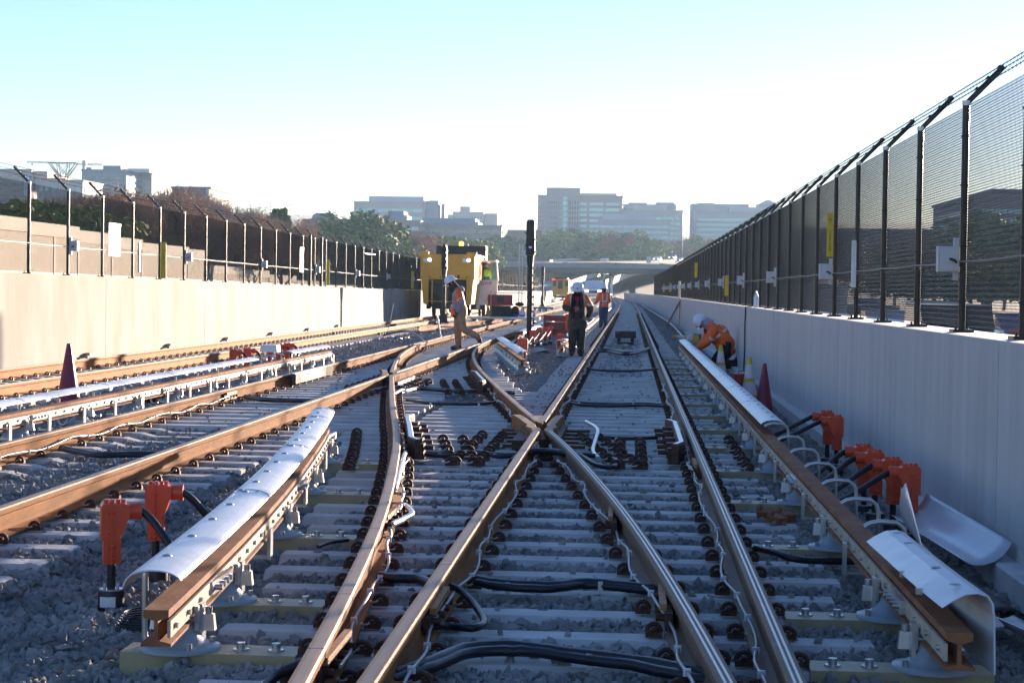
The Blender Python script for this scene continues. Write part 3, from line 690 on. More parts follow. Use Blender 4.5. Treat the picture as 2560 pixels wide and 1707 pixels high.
for i,(x,y) in enumerate(((-6.55,31.0),(-6.5,31.9),(-6.42,33.6),(-6.4,34.3),(-6.38,35.0))):
    terminal((x,y,-.1),.2,['leftmost','second from left','middle','second from right','rightmost'][i]+' of five red cable terminals behind the cream third rail',(-6.05,y-.3,.12),scale=1.05)
for i,(dx_,dy_) in enumerate(((1222,795),(1237,785),(1252,783),(1263,780))):
    p=gnd(dx_,dy_+8,0); terminal((p.x,p.y,-.05),1.2,['leftmost','second from left','third from left','rightmost'][i]+' of four red terminals with grey cables behind the tall signal mast',(p.x-.25,p.y-1.5,-.0),scale=1.0)
p=gnd(1285,818,0); terminal((p.x,p.y,-.08),-.3,'red cable terminal beside the covered third rail end next to the walking man',(p.x+.5,p.y+.8,.1),scale=1.1)
p=gnd(1205,832,0); terminal((p.x,p.y,-.12),math.pi,'red cable terminal beside the short curved third rail',(p.x-.45,p.y+.2,.1),scale=1.15)

# ------------------------------------------------------------------ loose cover boards by the right wall
def curved_sheet(L_,Wd,arc,twist=0,n=10,m=10,th=.006):
    V=[];F=[]
    for i in range(n+1):
        s=i/n
        for side in (0,1):
            for j in range(m+1):
                a=(j/m-.5)*arc; r=Wd/arc; x=r*math.sin(a); z=r*(1-math.cos(a))+side*th
                tw=twist*(s-.5); V.append((x*math.cos(tw)-z*math.sin(tw),(s-.5)*L_,x*math.sin(tw)+z*math.cos(tw)))
    W2=2*(m+1)
    for i in range(n):
        for j in range(m):
            a=i*W2+j; F.append((a,a+W2,a+W2+1,a+1)); a+=m+1; F.append((a,a+1,a+W2+1,a+W2))
        a=i*W2; F.append((a,a+m+1,a+W2+m+1,a+W2)); a=i*W2+m; F.append((a,a+W2,a+W2+m+1,a+m+1))
    F.append(tuple(range(m+1))+tuple(range(2*m+1,m,-1))); o=n*W2; F.append(tuple(range(o+2*m+1,o+m,-1))[::-1]+tuple(range(o+m,o-1,-1)))
    b=MB(); b.add(V,F,0,True); return b
m_lc=mat('loose_cover_grey',(.60,.62,.66),.25,.1,.08,3)
b=MB()
prf=[(-.085,.375),(-.05,.40),(.0,.425),(.05,.43),(.085,.42),(.105,.39),(.112,.34),(.118,.12)]; prf=prf+[(u-.007,w_-.004) for u,w_ in prf][::-1]
b.sweep(prf,[(1.38,8.95,0),(1.395,8.2,0),(1.41,7.55,0),(1.44,7.15,-.01)][::-1])
for y in (7.3,7.75,8.5,8.85): b.lathe([(.024,0),(.02,.004),(.01,.006)],(1.42,y,.428),8,1)
for y in (7.5,7.95,8.8): b.box((1.41-.095,y,.368),(.025,.025,.025),1)
b.build('cover_board',[m_cover,m_galv],trD)
pA=gnd(1985,1190,-.05)
o=curved_sheet(3.2,.34,1.3,-1.0).build('cover_board',m_lc,None,(1.67,9.55,.22)); o.rotation_euler=(R_(3),R_(52),R_(-1)); tag(o,'twisted grey cover board leaning up behind the white cover at the right','cover board')
o=curved_sheet(1.8,.34,1.5,.1).build('cover_board',m_lc,None,(2.37,12.9,-.09)); o.rotation_euler=(R_(4),R_(-30),R_(6)); tag(o,'loose grey channel board lying on the kerb against the right wall','cover board')
o=curved_sheet(1.9,.26,1.4,.2).build('cover_board',m_lc,None,(2.19,9.35,-.17)); o.rotation_euler=(R_(-3),R_(18),R_(2)); tag(o,'grey board lying on the stones at the right edge of the picture','cover board')
o=curved_sheet(1.3,.3,1.4,.6).build('cover_board',m_cable,None,(2.2,11.4,-.24)); o.rotation_euler=(0,R_(160),R_(10)); tag(o,'dark curved board under the loose grey channel by the wall','cover board')
# steel fittings dropped on the ties
b=MB()
for k,(x,y) in enumerate(((1.10,12.9),(1.22,12.75),(1.15,12.55))): b.box((x,y,.03),(.12,.10,.05),rz=.5*k,rx=.2); b.tube([(x-.05,y,.06),(x-.03,y,.09)],.02,6)
tag(b.build('rail_fittings',m_orust),'small heap of rusty bolted fittings on the tie ends by the right third rail','fittings')

# ------------------------------------------------------------------ cables
def cable(label,pts,r=.018,z=.05,m=None,seg=6,sag=.0015,n=1,dn=.03,cat='cable',clip=False):
    b=MB()
    for q in range(n):
        P3=[gnd(p[0],p[1],p[2] if len(p)>2 else z) for p in pts]
        out=[]
        for i in range(len(P3)-1):
            p0=P3[max(i-1,0)];p1=P3[i];p2=P3[i+1];p3=P3[min(i+2,len(P3)-1)]
            for k in range(seg):
                t=k/seg
                v=.5*((2*p1)+(p2-p0)*t+(2*p0-5*p1+4*p2-p3)*t*t+(3*p1-p0-3*p2+p3)*t**3)
                v=v+Vector((0,(q-(n-1)/2)*dn*(1+.5*math.sin(i*1.3+q)),random.uniform(-sag,sag)+q*.012)); out.append(v)
        out.append(P3[-1]); b.tube(out,r,7)
    o=b.build('cable',m or m_cable); tag(o,label,cat)
    if clip:
        cb=MB()
        for f in (.25,.7):
            i=int(f*(len(out)-1)); cb.box(out[i]+Vector((0,0,-.02)),(.025,.09,.06)); 
        cb.build('cable_clip',m_galv,o)
    return o
cable('thick pair of black cables across the ties at the bottom of the picture',[(900,1556),(985,1530),(1080,1495),(1200,1492),(1330,1510),(1480,1530),(1640,1562)],.024,.05,n=2,dn=.06,clip=True)
cable('black cable bundle crossing the ties between the crossing rails, second from the bottom',[(1095,1336),(1150,1345),(1260,1350),(1340,1342),(1420,1348),(1510,1358)],.022,.05,n=2,dn=.035,clip=True)
cable('short thick black cable between the two left foreground rails',[(872,1322),(905,1328),(960,1330),(1010,1350)],.026,.07)
cable('black hose loop pointing right beside the main left rail in the foreground',[(1035,1345,.12),(1065,1362,.1),(1095,1395,.07),(1112,1428,.06),(1085,1442,.06),(1020,1436,.06),(962,1442,.08)],.018)
cable('black cable pair in front of the near frog',[(955,1040),(1010,1046),(1090,1042),(1160,1048),(1225,1040)],.02,.05,n=2,dn=.04,clip=True)
cable('thick black cables looping right of the near frog with a rounded end',[(1222,1036,.08),(1270,1040,.1),(1330,1046,.08),(1370,1068,.05),(1408,1072,.05),(1416,1058,.05),(1390,1050,.05),(1340,1044,.06)],.022)
cable('thick black cable over the frog heel between the crossing rails',[(1175,1060,.06),(1205,1038,.12),(1250,1036,.12),(1300,1042,.12),(1330,1062,.06)],.03)
cable('cable pair across the main track beyond the near frog',[(1292,918),(1330,928),(1400,931),(1480,930),(1545,934)],.02,.04,n=2,dn=.18,clip=True)
cable('cable across the main track nearest the black track box',[(1342,843),(1375,850),(1440,852),(1510,848)],.025,.04,n=1)
cable('cable across the main track between guard rail and frog',[(1390,1004),(1430,1007),(1470,1006),(1510,1005)],.02,.04,n=1,clip=True)
cable('upper cable across the crossover between its two rails',[(922,902),(960,893),(1010,896),(1060,900),(1110,898),(1180,903)],.024,.05,n=2,dn=.09)
cable('lower cable across the crossover between its two rails',[(935,918),(990,926),(1060,928),(1120,926),(1178,918)],.022,.05,n=1,clip=True)
cable('black cable crossing the right tie ends by the yellow blocks',[(1735,1258,.09),(1780,1268,.1),(1830,1284,.08),(1920,1288,.04),(2040,1288,.02)],.021)
cable('black cable from the rail foot across the middle track on the left',[(140,1030),(175,1038),(225,1046),(290,1045),(370,1045)],.022,.05,n=2,dn=.03)
cable('black cable pair across the middle track beyond the left foreground',[(560,912),(600,918),(660,921),(740,922)],.022,.04,n=2,dn=.1)
cable('black cable at the bottom left edge beside the near rail',[(585,1600,.02),(630,1555,.05),(690,1525,.09),(730,1518,.09)],.02)
cable('thin black cable on the tie ends left of the curved rail',[(730,1255),(760,1245),(800,1240)],.012,.03)
cable('black cable lying on stones left of the walking worker',[(870,768,-.05),(905,778,-.05),(950,775,-.05),(1010,780,-.05)],.04,-.05)
cable('thin black cable standing loose from the stones beyond the left third rail',[(880,770,.05),(930,760,.2),(965,775,.12),(985,800,-.05)],.03)
cable('black cables on the ties left of the near frog pair by the far crossing',[(800,905),(850,898),(890,892),(930,888)],.022,.04,n=2,dn=.08)
cable('black hose along the kerb of the right wall',[(1475,702,-.1),(1520,730,-.1),(1545,748,-.1),(1570,775,-.15)],.05)
# coil beyond the middle track
b=MB(); p=gnd(350,918,-.05)
for k in range(4): b.tube([p+Vector((.32*math.cos(a)*(1-.05*k),.8*math.sin(a)*(1+.1*k),.03*k+.01*math.sin(a*2))) for a in [i*2*math.pi/18 for i in range(19)]],.022,5,cap=False)
tag(b.build('cable_coil',m_cable),'coil of black cable on the stones beyond the middle track','cable coil')
b=MB(); p=gnd(2000,1320,-.2)+Vector((0,-.2,.03))
for k in range(4): b.tube([p+Vector((.3*math.cos(a)*(1-.08*k),.25*math.sin(a)*(1-.1*k),.015*k)) for a in [i*2*math.pi/18 for i in range(19)]],.009,5,cap=False)
tag(b.build('cable_coil',m_cable),'thin dark wire coil on the stones between the right tie ends','cable coil')
b=MB(); p=gnd(300,1435,-.09)+Vector((.13,-.15,.02))
for k in range(7): b.tube([p+Vector((.17*math.cos(a)*(1-.05*k),.14*math.sin(a),.012*k)) for a in [i*2*math.pi/18 for i in range(19)]],.005,5,cap=False)
tag(b.build('cable_coil',m_cable),'small coil of thin wire beside the black drum of the orange terminal','cable coil')
# grey signal cables tied along the rail webs
def webcable(label,f,s,a,b_,r=.0085):
    b=MB(); pts=[]; y=a; k=0
    while y<b_:
        pts.append((f(y)+s*(.075+.02*math.sin(y*2.1)+.012*math.sin(y*5.3)),y,.085+.018*math.sin(y*3.7+1))); y+=.16
    b.tube(pts,r,6); o=b.build('cable',m_gcable); tag(o,label,'cable')
    c=MB()
    for i in range(3,len(pts),4): c.box(pts[i],(.03,.012,.03))
    c.build('cable_tie',m_white,o)
webcable('grey cable tied along the inner side of the curved crossover rail',xl,1,7,16); webcable('grey cable tied along the right side of the main left rail below the frog',ml,1,6.5,17.6)
webcable('grey cable tied along the left side of the crossover right rail below the frog',xr,-1,6.6,17.6); webcable('grey cable tied along the left side of the far right rail',mr,-1,6.6,30)
webcable('grey cable tied along the right side of the main left rail beyond the frog',ml,1,20.6,60); webcable('grey cable tied along the left side of the crossover right rail beyond the frog',xr,-1,20.8,30)
webcable('grey cable tied along the left side of the nearest middle track rail',r1,1,14,24)
for lab,pts in (('grey conduit bend right of the near frog',[(1345,968,.12),(1372,985,.15),(1368,1010,.1),(1362,1035,.06),(1375,1052,.05)]),('pale cable loop bulging right of the curved rail',[(900,1205,.09),(930,1190,.07),(946,1180,.07),(940,1168,.07),(930,1160,.06)]),('pale cable by the frog on the curved rail',[(905,905,.15),(925,895,.12),(940,905,.08)]),('grey conduit by the guard rail of the curved rail',[(905,1130,.1),(912,1105,.14),(928,1045,.12),(935,1040,.06)])):
    cable(lab,pts,.02,m=mat('conduit_wrap',(.55,.57,.6),.3,.4,.3,20))

# ------------------------------------------------------------------ cones
cm_=MB(); cm_.lathe([(.185,.03),(.17,.05),(.03,.90),(.028,.91),(.001,.91)],n=24); cm_=cm_.mesh('cone_body',mat('cone_magenta',(.22,.018,.045),.45,0,.08))
cb_=MB(); cb_.box((0,0,.017),(.46,.46,.034),top=(.42,.42)); cbm=cb_.mesh('cone_base',m_cable)
def cone(loc,label,s=1,body=cm_):
    t=thing('traffic_cone',label,'traffic cone',loc); t.scale=(s,)*3; ob('cone_body',body,t); ob('cone_base',cbm,t); return t
cone((-7.1,23.6,-.09),'magenta cone standing alone between the two left tracks',.95)
m_cy=mat('cone_yellow',(.62,.45,.03),.5,0,.06); m_cs=mat('cone_reflective',(.72,.62,.66),.35,0,.06)
cs=MB(); pr2=[(.185,.03),(.17,.05),(.135,.25),(.135,.25),(.098,.47),(.098,.47),(.088,.53),(.088,.53),(.055,.76),(.055,.76),(.034,.88),(.03,.89),(.001,.89)]
for i,(a,b2) in enumerate(zip(pr2[:-1],pr2[1:])):
    z=(a[1]+b2[1])/2; mi=1 if (.25<z<.47 or .53<z<.76) else 0
    o_=len(cs.v); n=24
    for r,zz in (a,b2):
        for k in range(n): cs.v.append((r*math.cos(2*math.pi*k/n),r*math.sin(2*math.pi*k/n),zz))
    for k in range(n): cs.f.append((o_+k,o_+(k+1)%n,o_+n+(k+1)%n,o_+n+k)); cs.m.append(mi); cs.sm.append(True)
cs=cs.mesh('cone_body',[m_cy,m_cs])
cone((2.09,30.3,-.33),'yellow and white striped cone beside the magenta cone at the right wall',.95,cs)
cone((2.16,27.9,-.33),'magenta cone behind the right third rail near the wall',.92)
cone((1.95,37.0,-.33),'yellow and white striped cone in front of the kneeling worker',.95,cs)
p=gnd(1620,866,-.3)
o=cone((2.25,62,-.0),'striped cone lying on its side on the kerb beyond the kneeling worker',1,cs); o.rotation_euler=(R_(80),0,R_(-60)); o.location=(2.3,60,.0)
# ------------------------------------------------------------------ signals
def signal(loc,h,label,lens=3,s=1.0):
    t=thing('railway_signal',label,'signal',loc)
    b=MB(); b.tube([(0,0,.35),(0,0,h-1.15)],.075*s,12); b.build('mast',m_dark,t)
    b=MB()
    for k in range(9):
        z=.5+k*(h-1.8)/8; b.tube([(0,0,z),(0,0,z+.05)],.09*s,10); b.box((.1*s,0,z+.03),(.06,.04,.05))
    b.build('mast_clamp',mat('clamp_dark',(.05,.05,.055),.3,.6),t)
    b=MB(); b.box((0,0,.02),(.5,.5,.05)); b.box((0,0,.2),(.34,.3,.34),top=(.24,.2)); b.build('base_box',m_dark,t)
    b=MB(); z0=h-1.15; b.box((0,0,z0+.1),(.16,.16,.3),top=(.2,.2)); b.box((0,.02,z0+.75),(.25*s,.14,.98),top=(.22*s,.14)); b.box((0,.02,z0+1.25),(.22*s,.12,.05),top=(.14*s,.1))
    for k in range(5): b.box((-.135*s if k%2 else .135*s,0,z0+.35+k*.18),(.03,.06,.05))
    b.build('signal_head',m_dark,t)
    if lens:
        b=MB()
        for k in range(lens):
            z=z0+.45+k*.27
            b.tube([(0,-.06,z),(0,-.10,z)],.09,14)
            V=[];F=[]
            for i in range(9):
                a=math.pi*(i/8)*1.2-.1*math.pi
                for yy in (-.06,-.30+.06*abs(i-4)/4): V.append((.105*math.cos(a),yy,z+.105*math.sin(a)))
            F=[(2*i,2*i+2,2*i+3,2*i+1) for i in range(8)]; b.add(V,F,0,True)
        b.build('lens_hood',m_dark,t)
    else:
        b=MB(); b.box((0,-.058,z0+.48),(.09,.01,.05)); b.build('number_plate',m_white,t)
    return t
signal((-2.75,53.4,0),3.45,'tall black signal mast seen from behind, standing between the middle and main tracks',0,1.05)
signal((-7.85,79.4,.1),3.15,'black signal with three hooded lamps in front of the yellow hopper',4)
signal((-6.75,146,.3),3.0,'slim black signal mast on a pale cone base in the far middle',0)
b=MB(); b.lathe([(.5,-.3),(.25,.3)],(-6.75,146,0),10); tag(b.build('signal_footing',m_wall),'pale sloped footing under the slim far signal mast','footing')
signal((-1.9+cy(300),300,0),4.2,'small black signal mast beside the white box truck',0)
# ------------------------------------------------------------------ people
def skin(verts, edges, rad, root=0, sub=2):
    me=bpy.data.meshes.new('s'); me.from_pydata(verts,edges,[]); o=bpy.data.objects.new('s',me); col.objects.link(o)
    o.modifiers.new('k','SKIN'); sv=me.skin_vertices[0].data
    for i,r in enumerate(rad): sv[i].radius=(r,r) if not isinstance(r,tuple) else r; sv[i].use_root=(i==root)
    sb=o.modifiers.new('u','SUBSURF'); sb.levels=sub; sb.render_levels=sub
    bpy.context.view_layer.update(); dg=bpy.context.evaluated_depsgraph_get(); me2=bpy.data.meshes.new_from_object(o.evaluated_get(dg))
    bpy.data.objects.remove(o); bpy.data.meshes.remove(me); return me2
m_skin=mat('skin_tone',(.42,.22,.15),.55,0,.08); m_org=mat('hivis_orange',(.90,.14,.02),.6,0,.12,14,.3,12); m_refl=mat('reflective_tape',(.62,.62,.62),.35,0,.05)
m_hat=mat('hard_hat_white',(.72,.74,.80),.25,0,.03); m_tan=mat('trousers_tan',(.36,.22,.12),.85,0,.22,9,.4,20); m_blkc=mat('cloth_black',(.012,.012,.013),.85,0,.3)
m_cov=mat('coverall_brown',(.055,.045,.035),.85,0,.35,9,.4,20); m_jean=mat('jeans_blue',(.04,.07,.14),.85,0,.3,10); m_gry=mat('hoodie_grey',(.27,.27,.29),.85,0,.15,10,.3,20)
m_boot=mat('boot_dark',(.035,.025,.018),.7); m_lime=mat('hivis_lime',(.42,.75,.05),.6)
def person(label, loc, J, mats_for, rz=0, scale=1.0, hat=True, face=(0,-1,0), stripes=(), extra=None):
    """J: joints dict name->xyz.  face: direction looked at."""
    t=thing('person',label,'person',loc,rz); t.scale=(scale,)*3
    names=['pelvis','belly','chest','neck','head','crown','sl','el','wl','hl','sr','er','wr','hr','hipl','knl','anl','tol','hipr','knr','anr','tor']
    V=[Vector(J[n]) for n in names]; ix={n:i for i,n in enumerate(names)}
    E=[('pelvis','belly'),('belly','chest'),('chest','neck'),('neck','head'),('head','crown'),('chest','sl'),('sl','el'),('el','wl'),('wl','hl'),('chest','sr'),('sr','er'),('er','wr'),('wr','hr'),('pelvis','hipl'),('hipl','knl'),('knl','anl'),('anl','tol'),('pelvis','hipr'),('hipr','knr'),('knr','anr'),('anr','tor')]
    rad=dict(pelvis=.18,belly=.185,chest=.19,neck=.07,head=.105,crown=.08,sl=.11,el=.09,wl=.06,hl=.045,sr=.11,er=.09,wr=.06,hr=.045,hipl=.145,knl=.108,anl=.085,tol=.05,hipr=.145,knr=.108,anr=.085,tor=.05)
    rr=[rad[n]*J.get('fat',1.0) if n not in('head','crown','neck','hl','hr') else rad[n] for n in names]
    me=skin(V,[(ix[a],ix[b]) for a,b in E],rr,0,2)
    ML=mats_for['mats']
    for m in ML: me.materials.append(m)
    seg=[(V[ix[a]],V[ix[b]],a,b) for a,b in E]
    for p in me.polygons:
        c=p.center; best=None
        for (a,b,na,nb) in seg:
            d=b-a; q=max(0,min(1,(c-a).dot(d)/d.length_squared)); ds=(c-(a+d*q)).length-.6*(rad[na]*(1-q)+rad[nb]*q)
            if best is None or ds<best[0]: best=(ds,na,nb,q)
        p.material_index=mats_for['f'](best[1],best[2],best[3],c); p.use_smooth=True
    body=ob('body',me,t)
    H=V[ix['head']]; fd=Vector(face).normalized(); upv=(V[ix['crown']]-V[ix['neck']]).normalized(); sd_=fd.cross(upv).normalized(); fd=upv.cross(sd_).normalized()
    MR=Matrix((sd_,-fd,upv)).transposed().to_4x4(); MR=Matrix.Translation(H)@MR   # local x right, -y forward, z up
    # face: nose, eyes, mouth, ears
    b=MB(); 
    b.ell((0,-.115,-.01),(.018,.025,.026),0,8,6); b.ell((.10,0,0),(.014,.022,.032),0,8,6); b.ell((-.10,0,0),(.014,.022,.032),0,8,6); b.box((0,-.108,-.055),(.05,.012,.01),1)
    b.ell((.036,-.098,.02),(.015,.012,.010),1,8,6); b.ell((-.036,-.098,.02),(.015,.012,.010),1,8,6)
    b.v=[tuple(MR@Vector(v)) for v in b.v]; b.build('face',[mats_for.get('face',m_skin),m_blkc],t)
    if hat:
        b=MB(); pr_=[(.142,.035),(.140,.06),(.135,.10),(.118,.145),(.085,.175),(.04,.19),(.001,.193)]
        b.lathe(pr_,n=20); b.lathe([(.165,.03),(.168,.036),(.14,.045)],n=20)
        b.box((0,-.16,.034),(.17,.09,.012),0,rx=.15); b.tube([(0,-.13,.12),(0,-.05,.19),(0,.05,.19),(0,.12,.13)],.012,5)
        b.v=[tuple(MR@Vector(v)) for v in b.v]; h=b.build('hard_hat',m_hat,t)
        b=MB(); b.box((0,-.142,.085),(.04,.01,.03)); b.ell((.10,-.1,.10),(.02,.02,.015)); b.v=[tuple(MR@Vector(v)) for v in b.v]; b.build('hat_sticker',mat('sticker_blue',(.08,.12,.3),.4),h)
        b=MB(); b.tube([(-.1,-.07,.015),(-.05,-.125,.015),(.05,-.125,.015),(.1,-.07,.015)],.018,6); b.v=[tuple(MR@Vector(v)) for v in b.v]; b.build('safety_glasses',m_glass,t)
    # hands with five fingers
    for wn,hn_,s_ in (('wl','hl',1),('wr','hr',-1)):
        w_=V[ix[wn]]; h_=V[ix[hn_]]; d=(h_-w_).normalized(); a=d.cross(Vector((0,1,.1))).normalized(); n_=a.cross(d).normalized()
        b=MB()
        for k,(off,ln) in enumerate(((-.03,.065),(-.01,.08),(.01,.085),(.03,.075))):
            q=h_+d*.03+a*off; b.tube([q,q+d*ln*.5+n_*.008,q+d*ln*.8+n_*.035,q+d*ln*.85+n_*.06],[.011,.010,.009,.007],6)
        q=h_+a*.04*s_; b.tube([q,q+a*.02*s_+d*.03+n_*.015,q+a*.018*s_+d*.055+n_*.03],[.012,.011,.008],6)
        b.build('hand',mats_for.get('hand',m_skin),t)
    for s in (('anl','tol'),('anr','tor')):
        a_=V[ix[s[0]]]; b_=V[ix[s[1]]]; d=(b_-a_); d.normalize()
        b=MB(); b.tube([a_+Vector((0,0,.06)) if abs(d.z)<.7 else a_-d*.02,a_-d*.03,a_+d*.08,b_+d*.05],[.062,.066,.062,.045],8); b.build('boot',m_boot,t)
    if extra: extra(t,J)
    return t
def band(t,pts,w=.05,name='reflective_stripe',m=None):
    b=MB(); b.tube(pts,w,6,cap=True); return b.build(name,m or m_refl,t)
def ring(c,rx,ry,h,t,tilt=(0,0),name='reflective_stripe',m=None):
    b=MB(); V=[]; n=20; c=Vector(c); E=Euler((tilt[0],tilt[1],0)).to_matrix()
    for k in range(n):
        a=2*math.pi*k/n
        for z in (-h/2,h/2): V.append(c+E@Vector((rx*math.cos(a),ry*math.sin(a),z)))
    b.add(V,[(2*k,2*((k+1)%n),2*((k+1)%n)+1,2*k+1) for k in range(n)],0,True); return b.build(name,m or m_refl,t)

# walking worker in front of the hopper, heading to the left, looking down
Jw=dict(pelvis=(.02,0,.92),belly=(.0,0,1.08),chest=(-.03,0,1.30),neck=(-.10,0,1.50),head=(-.19,0,1.60),crown=(-.21,0,1.70),
 sl=(-.02,-.17,1.38),el=(.10,-.24,1.12),wl=(-.02,-.24,.93),hl=(-.06,-.22,.86),sr=(-.04,.17,1.38),er=(-.10,.24,1.12),wr=(-.2,.2,.95),hr=(-.25,.18,.90),
 hipl=(.03,-.09,.88),knl=(.12,-.09,.50),anl=(.47,-.08,.34),tol=(.53,-.08,.20),hipr=(.0,.09,.88),knr=(-.03,.09,.48),anr=(.0,.09,.09),tor=(-.14,.09,.045),fat=.98)
def fw_(a,b,q,c):
    if b in('head','crown') or a=='neck': return 3
    if a in('knl','knr','hipl','hipr','anl','anr') or b in('hipl','hipr') or (a=='pelvis' and c.z<.93): return 1
    if a in('el','er'): return 2
    if a in('wl','wr'): return 3
    if a in('sl','sr') and q>.78: return 2
    if c.x<-.07 and c.y<.12: return 2
    return 0
def exw(t,J):
    ring((.05,-.21,1.22),.09,.088,.05,t,(0,-.4)); ring((-.01,0,1.07),.185,.165,.04,t)
    b=MB(); b.tube([(-.08,0,1.40),(-.11,0,1.49),(-.17,0,1.56)],[.13,.115,.11],10); b.build('neck_warmer',m_blkc,t)
    b=MB(); b.ell((.03,0,1.45),(.10,.12,.09)); b.build('hood',m_gry,t)
    b=MB(); b.lathe([(.20,.80),(.20,.98),(.185,1.05)],(0,0,0),14); b.build('jacket_hem',m_org,t)
person('worker in white hard hat, orange jacket and tan trousers striding left across the crossover',(-4.2,47.0,0),Jw,dict(mats=[m_org,m_tan,m_gry,m_blkc],f=fw_,hand=mat('glove_blue',(.02,.05,.1),.7),face=m_skin),rz=0,extra=exw,face=(-1,-.1,-.45),scale=1.06)
# man with scarf walking towards the camera reading a phone
Js=dict(pelvis=(0,0,.93),belly=(0,-.01,1.10),chest=(0,-.02,1.30),neck=(0,-.05,1.49),head=(0,-.11,1.59),crown=(0,-.12,1.69),
 sl=(.20,0,1.39),el=(.33,-.02,1.13),wl=(.27,-.16,.98),hl=(.24,-.22,.95),sr=(-.20,0,1.39),er=(-.29,-.08,1.14),wr=(-.13,-.28,1.14),hr=(-.07,-.32,1.14),
 hipl=(.09,0,.88),knl=(.10,-.05,.48),anl=(.10,.02,.09),tol=(.11,-.12,.045),hipr=(-.09,0,.88),knr=(-.10,-.12,.50),anr=(-.11,-.18,.12),tor=(-.12,-.31,.07),fat=1.06)
def fs_(a,b,q,c):
    if b in('head','crown') or a=='neck': return 3
    if a in('knl','knr','hipl','hipr','anl','anr') or b in('hipl','hipr') or a=='pelvis': return 1
    if a in('el','er'): return 1
    if a in('wl','wr'): return 3
    if a in('sl','sr'): return 0 if q<.72 else 1
    if abs(c.x)<.12 and c.y<0: return 1
    return 0
def exs(t,J):
    for s in (-1,1):
        ring((s*.27,-.03,1.24),.09,.09,.05,t,(0,s*.4)); b=MB(); b.box((s*.145,-.16,1.33),(.045,.02,.26),rx=-.1); b.build('reflective_stripe',m_refl,t)
        b=MB(); b.tube([(s*.09,-.13,1.47),(s*.10,-.20,1.30),(s*.11,-.22,1.10),(s*.10,-.21,.92)],[.05,.055,.055,.05],8); b.build('scarf_end',m_blkc,t)
    b=MB(); b.tube([(.1,-.04,1.46),(.04,-.14,1.46),(-.04,-.14,1.46),(-.1,-.04,1.46),(-.04,.07,1.48),(.04,.07,1.48),(.1,-.04,1.46)],.055,8); b.build('scarf',m_blkc,t)
    b=MB(); b.box((0,-.17,1.38),(.13,.03,.09)); b.build('shirt_front',mat('shirt_red',(.30,.01,.015),.8),t)
    b=MB(); b.box((-.03,-.37,1.17),(.075,.015,.05)); b.build('phone',mat('phone_red',(.7,.03,.02),.3),t)
    b=MB(); b.lathe([(.235,.66),(.24,.80),(.20,.98),(.19,1.1)],(0,-.01,0),14); b.build('coat_hem',m_cov,t)
    b=MB(); b.box((-.235,.02,.82),(.05,.12,.38),top=(.08,.16)); b.build('vest_panel',m_org,t)
    b=MB(); b.tube([(.26,-.1,.93),(.29,-.16,.87),(.34,-.2,.92)],.05,8); b.build('work_glove',mat('glove_tan',(.40,.36,.22),.8),t)
person('man in orange vest, dark scarf and muddy overalls reading a red phone',(-1.12,44.2,-.02),Js,dict(mats=[m_org,m_cov,m_cov,m_blkc],f=fs_,face=m_skin),rz=.05,extra=exs,face=(0,-1,-.45))
# man seen from behind in jeans
Jj=dict(pelvis=(0,0,.93),belly=(0,0,1.10),chest=(0,0,1.32),neck=(0,0,1.50),head=(0,.03,1.61),crown=(0,.04,1.71),
 sl=(.20,0,1.40),el=(.24,.03,1.12),wl=(.16,.2,1.02),hl=(.13,.26,1.02),sr=(-.20,0,1.40),er=(-.28,.03,1.14),wr=(-.34,.16,1.02),hr=(-.36,.22,1.0),
 hipl=(.09,0,.88),knl=(.09,.0,.48),anl=(.09,.0,.09),tol=(.10,.12,.045),hipr=(-.09,0,.88),knr=(-.10,0,.48),anr=(-.10,.02,.09),tor=(-.12,.14,.045),fat=1.02)
def fj_(a,b,q,c):
    if b in('head','crown') or a=='neck': return 3
    if a in('knl','knr','hipl','hipr','anl','anr') or b in('hipl','hipr') or a=='pelvis': return 1
    if a in('wl','wr'): return 3
    return 0
def exj(t,J):
    ring((0,0,1.12),.20,.19,.05,t); ring((0,0,1.0),.205,.195,.05,t)
    for s in (-1,1): ring((s*.23,.02,1.24),.085,.085,.05,t); b=MB(); b.box((s*.10,-.175,1.3),(.045,.02,.3)); b.build('reflective_stripe',m_refl,t)
    b=MB(); b.lathe([(.20,.88),(.20,1.0),(.19,1.1)],(0,0,0),14); b.build('jacket_hem',m_org,t)
person('worker in orange jacket and blue jeans standing with his back turned',(-.98,79,0),Jj,dict(mats=[m_org,m_jean,m_org,m_blkc],f=fj_,hand=m_blkc),rz=.25,extra=exj,face=(0,1,-.1),scale=1.0)
# kneeling worker bent over by the right wall, facing left
Jk=dict(pelvis=(.27,0,.42),belly=(.16,0,.60),chest=(-.01,0,.80),neck=(-.17,0,.93),head=(-.27,0,.96),crown=(-.36,0,.99),
 sl=(-.04,-.18,.82),el=(-.17,-.24,.54),wl=(-.34,-.18,.42),hl=(-.40,-.16,.47),sr=(-.06,.18,.82),er=(-.20,.24,.55),wr=(-.36,.18,.42),hr=(-.41,.16,.45),
 hipl=(.27,-.1,.38),knl=(.02,-.12,.10),anl=(.46,-.12,.08),tol=(.52,-.12,.20),hipr=(.27,.1,.38),knr=(-.04,.12,.12),anr=(.42,.12,.08),tor=(.48,.12,.2),fat=1.1)
def fk_(a,b,q,c):
    if b in('head','crown') or a=='neck': return 3
    if a in('knl','knr','hipl','hipr','anl','anr') or b in('hipl','hipr') or (a=='pelvis' and c.z<.36): return 1
    if a in('wl','wr'): return 2
    return 0
